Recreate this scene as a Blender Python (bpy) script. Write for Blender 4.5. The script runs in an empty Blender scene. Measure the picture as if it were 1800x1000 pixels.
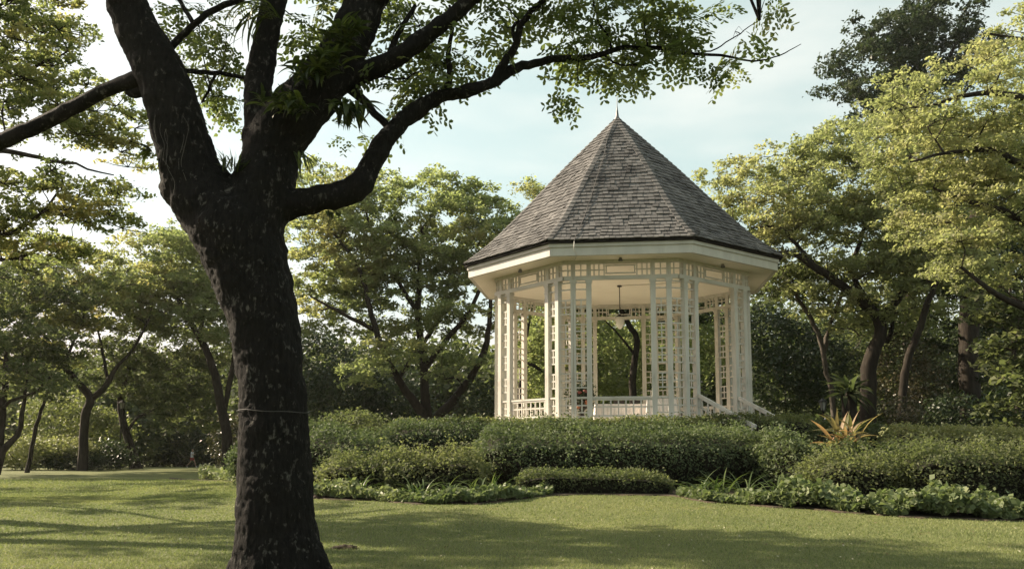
import bpy, bmesh, math, random
import numpy as np
from mathutils import Vector, Matrix
R = math.radians
random.seed(7); rng = np.random.default_rng(11)
sc = bpy.context.scene
COL = sc.collection

# ------------------------------------------------------------------ camera, sky, sun, exposure
PITCH, F_PX, CY, CAM_Z = R(6.0), 1500.0, 627.3, 1.5
cam_d = bpy.data.cameras.new('camera'); cam = bpy.data.objects.new('camera', cam_d); COL.objects.link(cam)
cam.location = (0, 0, CAM_Z); cam.rotation_euler = (R(90) + PITCH, 0, 0)
cam_d.sensor_width = 36; cam_d.lens = 36 * F_PX / 1800; cam_d.shift_y = (CY - 500) / 1800
cam_d.clip_end = 3000; sc.camera = cam

SUN_EL, SUN_AZ = R(33), R(-65)                     # azimuth from +Y towards +X
world = bpy.data.worlds.new('World'); sc.world = world; world.use_nodes = True
wn, wl = world.node_tree.nodes, world.node_tree.links
wn.clear()
sky = wn.new('ShaderNodeTexSky'); sky.sky_type = 'NISHITA'; sky.sun_disc = False
sky.sun_elevation = SUN_EL; sky.sun_rotation = SUN_AZ
sky.air_density = 1.0; sky.dust_density = 3.2; sky.ozone_density = 1.0
# thin high cloud: noise over the view direction, flattened towards the horizon
tc = wn.new('ShaderNodeTexCoord'); mp = wn.new('ShaderNodeMapping'); mp.inputs['Scale'].default_value = (1.6, 1.6, 5.0)
nz = wn.new('ShaderNodeTexNoise'); nz.inputs['Scale'].default_value = 2.4; nz.inputs['Detail'].default_value = 4; nz.inputs['Roughness'].default_value = 0.5
rp = wn.new('ShaderNodeValToRGB'); rp.color_ramp.elements[0].position = 0.42; rp.color_ramp.elements[1].position = 0.85
rp.color_ramp.elements[0].color = (0.38, 0.38, 0.38, 1); rp.color_ramp.elements[1].color = (0.75, 0.75, 0.75, 1)   # a thin veil everywhere, thicker in streaks
hs = wn.new('ShaderNodeHueSaturation'); hs.inputs['Hue'].default_value = 0.415; hs.inputs['Saturation'].default_value = 1.15; hs.inputs['Value'].default_value = 1.0
mx = wn.new('ShaderNodeMixRGB'); mx.inputs['Color2'].default_value = (7.9, 7.4, 6.8, 1)
bg = wn.new('ShaderNodeBackground'); bg.inputs['Strength'].default_value = 0.066
wo = wn.new('ShaderNodeOutputWorld')
wl.new(tc.outputs['Generated'], mp.inputs['Vector']); wl.new(mp.outputs['Vector'], nz.inputs['Vector'])
wl.new(nz.outputs['Fac'], rp.inputs['Fac']); wl.new(sky.outputs['Color'], hs.inputs['Color'])
wl.new(hs.outputs['Color'], mx.inputs['Color1']); wl.new(rp.outputs['Color'], mx.inputs['Fac'])
wl.new(mx.outputs['Color'], bg.inputs['Color']); wl.new(bg.outputs['Background'], wo.inputs['Surface'])
SUN_DIR = Vector((math.sin(SUN_AZ) * math.cos(SUN_EL), math.cos(SUN_AZ) * math.cos(SUN_EL), math.sin(SUN_EL)))
sun_d = bpy.data.lights.new('sun', 'SUN'); sun_d.energy = 5.0; sun_d.angle = R(0.6); sun_d.color = (1.0, 0.85, 0.64)
sun = bpy.data.objects.new('sun', sun_d); COL.objects.link(sun)
sun.rotation_euler = SUN_DIR.to_track_quat('Z', 'Y').to_euler(); sun.location = (-30, 20, 40)
vs = sc.view_settings
vs.view_transform = 'Standard'; vs.look = 'None'; vs.gamma = 1.0; vs.exposure = 1.35; vs.use_curve_mapping = False
sc.render.engine = 'CYCLES'; sc.cycles.max_bounces = 8; sc.cycles.diffuse_bounces = 4
sc.cycles.transmission_bounces = 4; sc.cycles.use_denoising = True; sc.cycles.caustics_reflective = False; sc.cycles.caustics_refractive = False

# ------------------------------------------------------------------ helpers
def P(px, py, Y):                                    # where a sight line at (px, py) of the 1800 x 1000 photo meets distance Y
    v = (CY - py) / F_PX
    z = Y * math.tan(PITCH + math.atan(v)); d = Y * math.cos(PITCH) + z * math.sin(PITCH)
    return Vector(((px - 900) / F_PX * d, Y, z + CAM_Z))

GX, GY, GROT, FLOOR = 4.6, 36.0, R(-6.8), 2.42        # the bandstand
def S(t): t = np.clip(t, 0, 1); return t * t * (3 - 2 * t)
def ground(x, y):
    rho = np.hypot(np.asarray(x) - GX, np.asarray(y) - GY)
    z = 0.22 * S((20 - rho) / 6.5) + 2.0 * S((10.2 - rho) / 3.6)
    z = z - 0.018 * np.clip(np.asarray(y) - 58, 0, 60)
    return z + 0.025 * np.sin(np.asarray(x) * 0.7) * np.sin(np.asarray(y) * 0.55 + 1)
def G(x, y): return float(ground(x, y))
def GP(px, Y):                                       # on the ground under a picture column
    x = (px - 900) / F_PX * Y * math.cos(PITCH)
    return Vector((x, Y, G(x, Y)))

def tag(o, label=None, cat=None, group=None, kind=None):
    if label: o['label'] = label
    if cat: o['category'] = cat
    if group: o['group'] = group
    if kind: o['kind'] = kind
    return o
def empty(name, loc=(0, 0, 0), rz=0.0):
    o = bpy.data.objects.new(name, None); COL.objects.link(o); o.location = loc; o.rotation_euler = (0, 0, rz); o.empty_display_size = 0.3
    return o
def put(name, mesh, mat=None, parent=None):
    o = bpy.data.objects.new(name, mesh); COL.objects.link(o)
    if mat and not mesh.materials: mesh.materials.append(mat)
    if parent: o.parent = parent
    return o
def np_mesh(name, verts, quads, tint=None, smooth=False):
    verts = np.ascontiguousarray(verts, dtype=np.float32); quads = np.ascontiguousarray(quads, dtype=np.int32)
    m = bpy.data.meshes.new(name); nf, k = quads.shape
    m.vertices.add(len(verts)); m.vertices.foreach_set('co', verts.ravel())
    m.loops.add(nf * k); m.loops.foreach_set('vertex_index', quads.ravel())
    m.polygons.add(nf); m.polygons.foreach_set('loop_start', np.arange(0, nf * k, k, dtype=np.int32))
    if smooth: m.polygons.foreach_set('use_smooth', np.ones(nf, dtype=bool))
    if tint is not None:
        a = m.attributes.new('tint', 'FLOAT', 'FACE'); a.data.foreach_set('value', np.ascontiguousarray(tint, dtype=np.float32))
    m.update(calc_edges=True); m.validate()
    return m
class MB:
    """collects pieces of one mesh"""
    def __init__(s): s.v = []; s.f = []; s.t = []; s.n = 0
    def add(s, verts, faces, tint=0.5):
        verts = np.asarray(verts, dtype=float); s.v.append(verts)
        for f in faces: s.f.append([i + s.n for i in f]); s.t.append(tint)
        s.n += len(verts)
    def box(s, c, size, rz=0.0, tint=0.5, taper=1.0):
        sx, sy, sz = size[0] / 2, size[1] / 2, size[2] / 2
        v = [(x * sx * (taper if z > 0 else 1), y * sy * (taper if z > 0 else 1), z * sz) for z in (-1, 1) for x, y in ((-1, -1), (1, -1), (1, 1), (-1, 1))]
        ca, sa = math.cos(rz), math.sin(rz)
        v = [(c[0] + x * ca - y * sa, c[1] + x * sa + y * ca, c[2] + z) for x, y, z in v]
        s.add(v, [(0, 3, 2, 1), (4, 5, 6, 7), (0, 1, 5, 4), (1, 2, 6, 5), (2, 3, 7, 6), (3, 0, 4, 7)], tint)
    def beam(s, a, b, w, h, tint=0.5):               # box beam between two points, h vertical
        a = Vector(a); b = Vector(b); d = (b - a).normalized(); side = d.cross(Vector((0, 0, 1)))
        side = side.normalized() if side.length > 1e-4 else Vector((1, 0, 0)); up = side.cross(d)
        v = [p + side * (w / 2 * i) + up * (h / 2 * j) for p in (a, b) for i, j in ((-1, -1), (1, -1), (1, 1), (-1, 1))]
        s.add([tuple(q) for q in v], [(0, 3, 2, 1), (4, 5, 6, 7), (0, 1, 5, 4), (1, 2, 6, 5), (2, 3, 7, 6), (3, 0, 4, 7)], tint)
    def tube(s, pts, rads, n=6, tint=0.5, cap=True):
        v, q = tube_np(pts, rads, n)
        f = [tuple(int(i) for i in r) for r in q]
        if cap: f.append(tuple(range(n - 1, -1, -1))); f.append(tuple(len(v) - n + i for i in range(n)))
        s.add(v, f, tint)
    def lathe(s, prof, c=(0, 0, 0), n=12, tint=0.5):
        v = []; f = []
        for r, z in prof:
            for i in range(n): v.append((c[0] + r * math.cos(2 * math.pi * i / n), c[1] + r * math.sin(2 * math.pi * i / n), c[2] + z))
        for k in range(len(prof) - 1):
            for i in range(n): f.append((k * n + i, k * n + (i + 1) % n, (k + 1) * n + (i + 1) % n, (k + 1) * n + i))
        f.append(tuple(range(n - 1, -1, -1))); f.append(tuple((len(prof) - 1) * n + i for i in range(n)))
        s.add(v, f, tint)
    def mesh(s, name, smooth=False):
        m = bpy.data.meshes.new(name); V = np.vstack(s.v) if s.v else np.zeros((0, 3))
        m.from_pydata(V.tolist(), [], s.f)
        a = m.attributes.new('tint', 'FLOAT', 'FACE'); a.data.foreach_set('value', np.asarray(s.t, dtype=np.float32))
        if smooth: m.polygons.foreach_set('use_smooth', np.ones(len(m.polygons), dtype=bool))
        m.update(); return m
    def build(s, name, mat, parent=None, smooth=False): return put(name, s.mesh(name, smooth), mat, parent)

def tube_np(pts, rads, n=6):
    pts = np.asarray([tuple(p) for p in pts], float); rads = np.asarray(rads, float); k = len(pts)
    d = np.gradient(pts, axis=0); d /= np.linalg.norm(d, axis=1, keepdims=True) + 1e-9
    ref = np.array([0.31, 0.87, 0.38]) if abs(d[0] @ np.array([0.31, 0.87, 0.38])) < 0.9 else np.array([1.0, 0, 0])
    u = np.cross(d, ref); u /= np.linalg.norm(u, axis=1, keepdims=True) + 1e-9
    w = np.cross(d, u)
    a = np.arange(n) * 2 * np.pi / n
    v = pts[:, None] + rads[:, None, None] * (np.cos(a)[None, :, None] * u[:, None] + np.sin(a)[None, :, None] * w[:, None])
    i = np.arange(k - 1)[:, None] * n; j = np.arange(n)[None]
    q = np.stack([i + j, i + (j + 1) % n, i + n + (j + 1) % n, i + n + j], -1).reshape(-1, 4)
    return v.reshape(-1, 3), q
class Tubes:
    def __init__(s): s.v = []; s.q = []; s.n = 0
    def add(s, pts, rads, n=5):
        v, q = tube_np(pts, rads, n); s.v.append(v); s.q.append(q + s.n); s.n += len(v)
    def mesh(s, name): return np_mesh(name, np.vstack(s.v), np.vstack(s.q), smooth=True)
def spline(ctrl, step):
    """Catmull-Rom through rows of (x, y, z, r)"""
    c = np.asarray(ctrl, float); c = np.vstack([2 * c[0] - c[1], c, 2 * c[-1] - c[-2]]); out = []
    for i in range(1, len(c) - 2):
        p0, p1, p2, p3 = c[i - 1:i + 3]; n = max(2, int(np.linalg.norm(p2[:3] - p1[:3]) / step))
        t = (np.arange(n) / n)[:, None]
        out.append(0.5 * (2 * p1 + (p2 - p0) * t + (2 * p0 - 5 * p1 + 4 * p2 - p3) * t ** 2 + (3 * p1 - p0 - 3 * p2 + p3) * t ** 3))
    out.append(c[-2:-1]); o = np.vstack(out); o[:, 3] = np.maximum(o[:, 3], 0.003)
    return o

# ------------------------------------------------------------------ materials
def new_mat(name):
    m = bpy.data.materials.new(name); m.use_nodes = True; nt = m.node_tree; nt.nodes.clear()
    out = nt.nodes.new('ShaderNodeOutputMaterial'); return m, nt.nodes, nt.links, out
def ramp(n, stops):
    r = n.new('ShaderNodeValToRGB'); e = r.color_ramp.elements
    while len(e) < len(stops): e.new(0.5)
    for k, (p, c) in enumerate(stops): e[k].position = p; e[k].color = (*c, 1)
    return r
def leaf_mat(name, dark, mid, light, trans=0.35, rough=0.55, patch=None, patch_scale=0.25):
    m, n, l, out = new_mat(name)
    at = n.new('ShaderNodeAttribute'); at.attribute_name = 'tint'
    rp = ramp(n, [(0.0, dark), (0.5, mid), (1.0, light)]); l.new(at.outputs['Fac'], rp.inputs['Fac'])
    col = rp.outputs['Color']
    if patch:                                        # patches of young, yellower leaf
        tc = n.new('ShaderNodeTexCoord'); nz = n.new('ShaderNodeTexNoise'); nz.inputs['Scale'].default_value = patch_scale; nz.inputs['Detail'].default_value = 3
        l.new(tc.outputs['Object'], nz.inputs['Vector'])
        r2 = ramp(n, [(0.52, (0, 0, 0)), (0.68, (0.75, 0.75, 0.75))]); l.new(nz.outputs['Fac'], r2.inputs['Fac'])
        mx = n.new('ShaderNodeMixRGB'); mx.inputs['Color2'].default_value = (*patch, 1)
        l.new(r2.outputs['Color'], mx.inputs['Fac']); l.new(col, mx.inputs['Color1']); col = mx.outputs['Color']
    b = n.new('ShaderNodeBsdfPrincipled'); b.inputs['Roughness'].default_value = rough; b.inputs['Specular IOR Level'].default_value = 0.3
    t = n.new('ShaderNodeBsdfTranslucent'); ms = n.new('ShaderNodeMixShader'); ms.inputs['Fac'].default_value = trans
    g = n.new('ShaderNodeMixRGB'); g.blend_type = 'MULTIPLY'; g.inputs['Fac'].default_value = 1; g.inputs['Color2'].default_value = (1.2, 1.3, 0.85, 1)
    l.new(col, b.inputs['Base Color']); l.new(col, g.inputs['Color1']); l.new(g.outputs['Color'], t.inputs['Color'])
    l.new(b.outputs[0], ms.inputs[1]); l.new(t.outputs[0], ms.inputs[2]); l.new(ms.outputs[0], out.inputs['Surface'])
    return m
def bark_mat(name, dark, mid, lichen=None, scale=1.0, bump=0.4, spots=0.62):
    m, n, l, out = new_mat(name)
    tc = n.new('ShaderNodeTexCoord'); mp = n.new('ShaderNodeMapping'); mp.inputs['Scale'].default_value = (scale * 9, scale * 9, scale * 2.2)
    l.new(tc.outputs['Object'], mp.inputs['Vector'])
    nz = n.new('ShaderNodeTexNoise'); nz.inputs['Scale'].default_value = 1.6; nz.inputs['Detail'].default_value = 8; nz.inputs['Roughness'].default_value = 0.65
    l.new(mp.outputs['Vector'], nz.inputs['Vector'])
    rp = ramp(n, [(0.35, dark), (0.68, mid)]); l.new(nz.outputs['Fac'], rp.inputs['Fac']); col = rp.outputs['Color']
    if lichen:
        m2 = n.new('ShaderNodeMapping'); m2.inputs['Scale'].default_value = (1.0, 1.0, 0.6); l.new(tc.outputs['Object'], m2.inputs['Vector'])
        n2 = n.new('ShaderNodeTexNoise'); n2.inputs['Scale'].default_value = scale * 10; n2.inputs['Detail'].default_value = 5; n2.inputs['Roughness'].default_value = 0.6; n2.inputs['Distortion'].default_value = 0.4
        l.new(m2.outputs['Vector'], n2.inputs['Vector'])
        n3 = n.new('ShaderNodeTexNoise'); n3.inputs['Scale'].default_value = scale * 2.2; n3.inputs['Detail'].default_value = 3; l.new(tc.outputs['Object'], n3.inputs['Vector'])
        ma = n.new('ShaderNodeMath'); ma.operation = 'MULTIPLY_ADD'; ma.inputs[1].default_value = 0.45; ma.inputs[2].default_value = -0.22; l.new(n3.outputs['Fac'], ma.inputs[0])
        ms_ = n.new('ShaderNodeMath'); ms_.operation = 'ADD'; l.new(ma.outputs[0], ms_.inputs[0]); l.new(n2.outputs['Fac'], ms_.inputs[1])
        r2 = ramp(n, [(spots - 0.02, (0, 0, 0)), (spots + 0.03, (0.35, 0.35, 0.35)), (spots + 0.12, (1, 1, 1))]); l.new(ms_.outputs[0], r2.inputs['Fac'])
        mx = n.new('ShaderNodeMixRGB'); mx.inputs['Color2'].default_value = (*lichen, 1)
        l.new(r2.outputs['Color'], mx.inputs['Fac']); l.new(col, mx.inputs['Color1']); col = mx.outputs['Color']
    b = n.new('ShaderNodeBsdfPrincipled'); b.inputs['Roughness'].default_value = 0.9; b.inputs['Specular IOR Level'].default_value = 0.15
    bp = n.new('ShaderNodeBump'); bp.inputs['Strength'].default_value = bump; bp.inputs['Distance'].default_value = 0.03
    l.new(nz.outputs['Fac'], bp.inputs['Height']); l.new(bp.outputs['Normal'], b.inputs['Normal'])
    l.new(col, b.inputs['Base Color']); l.new(b.outputs[0], out.inputs['Surface']); return m
def noisy_mat(name, a, b_, scale=3.0, rough=0.6, bump=0.0, detail=5, spec=0.3, stretch=(1, 1, 1), objrand=0.0, metal=0.0, lo=0.35, hi=0.7, stain=None):
    m, n, l, out = new_mat(name)
    tc = n.new('ShaderNodeTexCoord'); mp = n.new('ShaderNodeMapping'); mp.inputs['Scale'].default_value = stretch
    l.new(tc.outputs['Object'], mp.inputs['Vector'])
    nz = n.new('ShaderNodeTexNoise'); nz.inputs['Scale'].default_value = scale; nz.inputs['Detail'].default_value = detail
    l.new(mp.outputs['Vector'], nz.inputs['Vector'])
    rp = ramp(n, [(lo, a), (hi, b_)]) if not stain else ramp(n, [(0.22, stain), (0.36, a), (hi, b_)]); fac = nz.outputs['Fac']
    if objrand:
        oi = n.new('ShaderNodeObjectInfo'); at = n.new('ShaderNodeAttribute'); at.attribute_name = 'tint'
        ad = n.new('ShaderNodeMath'); ad.operation = 'ADD'; l.new(oi.outputs['Random'], ad.inputs[0]); l.new(at.outputs['Fac'], ad.inputs[1])
        fr = n.new('ShaderNodeMath'); fr.operation = 'FRACT'; l.new(ad.outputs[0], fr.inputs[0])
        mu = n.new('ShaderNodeMath'); mu.operation = 'MULTIPLY_ADD'; mu.inputs[1].default_value = objrand; mu.inputs[2].default_value = -objrand / 2
        l.new(fr.outputs[0], mu.inputs[0]); a2 = n.new('ShaderNodeMath'); a2.operation = 'ADD'; l.new(mu.outputs[0], a2.inputs[0]); l.new(nz.outputs['Fac'], a2.inputs[1]); fac = a2.outputs[0]
    l.new(fac, rp.inputs['Fac'])
    b = n.new('ShaderNodeBsdfPrincipled'); b.inputs['Roughness'].default_value = rough; b.inputs['Specular IOR Level'].default_value = spec; b.inputs['Metallic'].default_value = metal
    if bump:
        bp = n.new('ShaderNodeBump'); bp.inputs['Strength'].default_value = bump; bp.inputs['Distance'].default_value = 0.02
        l.new(nz.outputs['Fac'], bp.inputs['Height']); l.new(bp.outputs['Normal'], b.inputs['Normal'])
    l.new(rp.outputs['Color'], b.inputs['Base Color']); l.new(b.outputs[0], out.inputs['Surface']); return m
def lawn_mat():
    m, n, l, out = new_mat('lawn')
    tc = n.new('ShaderNodeTexCoord')
    def noise(scale, detail=4, rough=0.5):
        z = n.new('ShaderNodeTexNoise'); z.inputs['Scale'].default_value = scale; z.inputs['Detail'].default_value = detail; z.inputs['Roughness'].default_value = rough
        l.new(tc.outputs['Object'], z.inputs['Vector']); return z
    a = noise(0.35, 5); b_ = noise(22, 6, 0.7); c = noise(1.6, 5, 0.6)
    r1 = ramp(n, [(0.3, (0.095, 0.118, 0.045)), (0.7, (0.160, 0.176, 0.072))]); l.new(a.outputs['Fac'], r1.inputs['Fac'])
    r2 = ramp(n, [(0.25, (0.45, 0.45, 0.4)), (0.75, (1.35, 1.3, 1.2))]); l.new(b_.outputs['Fac'], r2.inputs['Fac'])
    mu = n.new('ShaderNodeMixRGB'); mu.blend_type = 'MULTIPLY'; mu.inputs['Fac'].default_value = 1
    l.new(r1.outputs['Color'], mu.inputs['Color1']); l.new(r2.outputs['Color'], mu.inputs['Color2'])
    r3 = ramp(n, [(0.58, (0, 0, 0)), (0.74, (0.55, 0.55, 0.55))]); l.new(c.outputs['Fac'], r3.inputs['Fac'])
    mx = n.new('ShaderNodeMixRGB'); mx.inputs['Color2'].default_value = (0.17, 0.14, 0.06, 1)
    l.new(r3.outputs['Color'], mx.inputs['Fac']); l.new(mu.outputs['Color'], mx.inputs['Color1'])
    b = n.new('ShaderNodeBsdfPrincipled'); b.inputs['Roughness'].default_value = 0.85; b.inputs['Specular IOR Level'].default_value = 0.15
    bp = n.new('ShaderNodeBump'); bp.inputs['Strength'].default_value = 0.9; bp.inputs['Distance'].default_value = 0.03
    l.new(b_.outputs['Fac'], bp.inputs['Height']); l.new(bp.outputs['Normal'], b.inputs['Normal'])
    l.new(mx.outputs['Color'], b.inputs['Base Color']); l.new(b.outputs[0], out.inputs['Surface']); return m

M = dict(
    lawn=lawn_mat(),
    soil=noisy_mat('soil', (0.030, 0.022, 0.014), (0.075, 0.055, 0.035), 6, 0.95, 0.8),
    paint=noisy_mat('cream_paint', (0.48, 0.46, 0.405), (0.60, 0.575, 0.52), 1.9, 0.5, 0.08, detail=8, stretch=(2.2, 2.2, 0.45), stain=(0.30, 0.29, 0.24)),
    ceiling=noisy_mat('bounce_glow_paint', (0.78, 0.73, 0.63), (0.84, 0.79, 0.69), 1.0, 0.6),  # brighter than the woodwork: bounce glow of the sunlit interior put into the colour
    fascia=noisy_mat('fascia_paint', (0.46, 0.445, 0.405), (0.57, 0.555, 0.51), 1.3, 0.5, 0.06, detail=8, stretch=(1.6, 1.6, 0.4), stain=(0.32, 0.31, 0.26)),
    shingle=noisy_mat('weathered_shingle', (0.034, 0.033, 0.032), (0.165, 0.158, 0.150), 1.1, 0.85, 0.5, stretch=(1, 1, 1), objrand=0.34, lo=0.22, hi=0.85),
    roofdeck=noisy_mat('roof_deck', (0.03, 0.025, 0.02), (0.05, 0.045, 0.04), 4, 0.9),
    metal=noisy_mat('dark_metal', (0.02, 0.02, 0.02), (0.05, 0.05, 0.05), 8, 0.45, metal=0.6),
    lead=noisy_mat('grey_lead', (0.12, 0.12, 0.12), (0.2, 0.2, 0.2), 8, 0.5, metal=0.5),
    cable=noisy_mat('copper_cable', (0.05, 0.047, 0.043), (0.09, 0.085, 0.08), 8, 0.6),
    glass=noisy_mat('frosted_glass', (0.62, 0.60, 0.55), (0.75, 0.73, 0.68), 5, 0.25),
    lamp_glass=noisy_mat('lamp_glass', (0.20, 0.20, 0.18), (0.30, 0.30, 0.27), 5, 0.2),
    cloth=noisy_mat('white_cloth', (0.62, 0.58, 0.55), (0.74, 0.70, 0.67), 3, 0.8, 0.1),
    chair=noisy_mat('dark_chair', (0.02, 0.017, 0.015), (0.05, 0.04, 0.035), 6, 0.5),
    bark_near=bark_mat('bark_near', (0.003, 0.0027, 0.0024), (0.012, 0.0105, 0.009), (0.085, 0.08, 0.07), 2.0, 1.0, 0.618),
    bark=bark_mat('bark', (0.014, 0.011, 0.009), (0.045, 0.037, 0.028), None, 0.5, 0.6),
    bark_pale=bark_mat('bark_pale', (0.045, 0.038, 0.03), (0.14, 0.12, 0.10), None, 0.5, 0.5),
    root=noisy_mat('aerial_root', (0.05, 0.045, 0.04), (0.12, 0.11, 0.09), 6, 0.8),
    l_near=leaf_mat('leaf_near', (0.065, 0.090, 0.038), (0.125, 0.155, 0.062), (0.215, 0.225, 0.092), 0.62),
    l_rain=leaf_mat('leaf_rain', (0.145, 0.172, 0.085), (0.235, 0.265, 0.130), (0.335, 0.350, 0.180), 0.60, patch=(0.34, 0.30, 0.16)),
    l_yellow=leaf_mat('leaf_yellow', (0.175, 0.195, 0.105), (0.275, 0.290, 0.155), (0.375, 0.380, 0.215), 0.58, patch=(0.35, 0.325, 0.19)),
    l_left=leaf_mat('leaf_left', (0.110, 0.140, 0.062), (0.205, 0.230, 0.105), (0.320, 0.310, 0.150), 0.64, patch=(0.42, 0.32, 0.155), patch_scale=0.4),
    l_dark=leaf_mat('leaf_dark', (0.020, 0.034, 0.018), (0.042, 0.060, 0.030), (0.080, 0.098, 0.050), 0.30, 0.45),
    l_mid=leaf_mat('leaf_mid', (0.050, 0.066, 0.032), (0.102, 0.122, 0.058), (0.170, 0.182, 0.088), 0.50, 0.7),
    l_hedge=leaf_mat('leaf_hedge', (0.052, 0.074, 0.035), (0.100, 0.130, 0.062), (0.155, 0.182, 0.092), 0.35, 0.7),
    l_lime=leaf_mat('leaf_lime', (0.110, 0.130, 0.055), (0.195, 0.210, 0.085), (0.300, 0.295, 0.135), 0.42),
    l_cover=leaf_mat('leaf_cover', (0.090, 0.120, 0.050), (0.145, 0.180, 0.082), (0.230, 0.250, 0.125), 0.35),
    l_croton=leaf_mat('leaf_croton', (0.020, 0.026, 0.014), (0.055, 0.060, 0.030), (0.17, 0.13, 0.085), 0.25, 0.35),
    l_strap=leaf_mat('leaf_strap', (0.042, 0.072, 0.022), (0.084, 0.120, 0.038), (0.132, 0.168, 0.060), 0.35, 0.4),
    l_orange=leaf_mat('leaf_orange', (0.11, 0.125, 0.05), (0.24, 0.19, 0.10), (0.38, 0.22, 0.135), 0.40),
    l_pale=leaf_mat('leaf_pale', (0.14, 0.16, 0.06), (0.24, 0.25, 0.11), (0.42, 0.41, 0.30), 0.35),
    l_epi=leaf_mat('leaf_epiphyte', (0.022, 0.034, 0.012), (0.043, 0.060, 0.019), (0.096, 0.120, 0.029), 0.40, 0.4),
    grass=leaf_mat('grass_blade', (0.105, 0.135, 0.055), (0.195, 0.220, 0.095), (0.310, 0.300, 0.150), 0.35, 0.7),
    litter=leaf_mat('leaf_litter', (0.12, 0.09, 0.045), (0.26, 0.23, 0.13), (0.5, 0.48, 0.36), 0.2, 0.7),
    core=noisy_mat('twig_and_shade_core', (0.012, 0.012, 0.007), (0.03, 0.028, 0.017), 8, 0.95),
    skin=noisy_mat('skin', (0.36, 0.25, 0.18), (0.42, 0.30, 0.22), 8, 0.6),
    shirt=noisy_mat('white_shirt', (0.55, 0.56, 0.6), (0.7, 0.7, 0.74), 8, 0.8),
    shorts=noisy_mat('red_shorts', (0.28, 0.06, 0.05), (0.38, 0.09, 0.07), 8, 0.8),
    hair=noisy_mat('dark_hair', (0.012, 0.01, 0.009), (0.03, 0.025, 0.02), 20, 0.6),
    flower_red=noisy_mat('red_bloom', (0.16, 0.045, 0.035), (0.24, 0.075, 0.055), 6, 0.6),
    flower_orange=noisy_mat('orange_bloom', (0.28, 0.11, 0.055), (0.36, 0.16, 0.085), 6, 0.6),
)

# ------------------------------------------------------------------ ground, lawn, bed
def axis(lo, hi, fine_lo, fine_hi, fine, grow=1.18):
    a = list(np.arange(fine_lo, fine_hi, fine)); st = fine
    while a[-1] < hi: st *= grow; a.append(a[-1] + st)
    st = fine
    while a[0] > lo: st *= grow; a.insert(0, a[0] - st)
    return np.array(a)
gx = axis(-250, 250, -24, 28, 0.5); gy = axis(-60, 380, 4, 62, 0.5)
XX, YY = np.meshgrid(gx, gy); ZZ = ground(XX, YY); nx, ny = len(gx), len(gy)
i0 = (np.arange(ny - 1)[:, None] * nx + np.arange(nx - 1)[None]).ravel()
lawn = put('lawn', np_mesh('lawn', np.stack([XX, YY, ZZ], -1).reshape(-1, 3), np.stack([i0, i0 + 1, i0 + nx + 1, i0 + nx], -1), smooth=True), M['lawn'])
tag(lawn, 'wide mown lawn rising gently to the planted bank', 'lawn', kind='structure')
EDGE = np.array([(300, 40), (380, 36), (440, 30), (500, 25.5), (548, 22.8), (650, 22.0), (750, 20.7), (840, 20.6), (900, 21.2), (960, 22.4), (1050, 22.7), (1180, 22.3), (1240, 20.6), (1350, 19.6), (1450, 18.8), (1550, 18.0), (1700, 17.7), (1850, 17.6), (2300, 17.4)], float)
def edge_y(px): return np.interp(px, EDGE[:, 0], EDGE[:, 1])
pxs = np.linspace(300, 2300, 240); t = np.linspace(0, 1, 60)
bp = []
for px in pxs:
    y0 = edge_y(px) + 0.12 * math.sin(px * 0.05) + 0.07 * math.sin(px * 0.17); y = y0 + (min(44, y0 + 2.0 + max(0, px - 420) * 0.25) - y0) * t ** 1.5; x = (px - 900) / F_PX * y * math.cos(PITCH)
    z = ground(x, y) + 0.03; z[0] -= 0.06; bp.append(np.stack([x, y, z], -1))
bp = np.array(bp); k = 60; ib = (np.arange(239)[:, None] * k + np.arange(k - 1)[None]).ravel()
bed = put('planting_bed', np_mesh('planting_bed', bp.reshape(-1, 3), np.stack([ib, ib + k, ib + k + 1, ib + 1], -1), smooth=True), M['soil'])
tag(bed, 'dark soil of the planted bank below the bandstand', 'bed', kind='structure')

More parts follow.
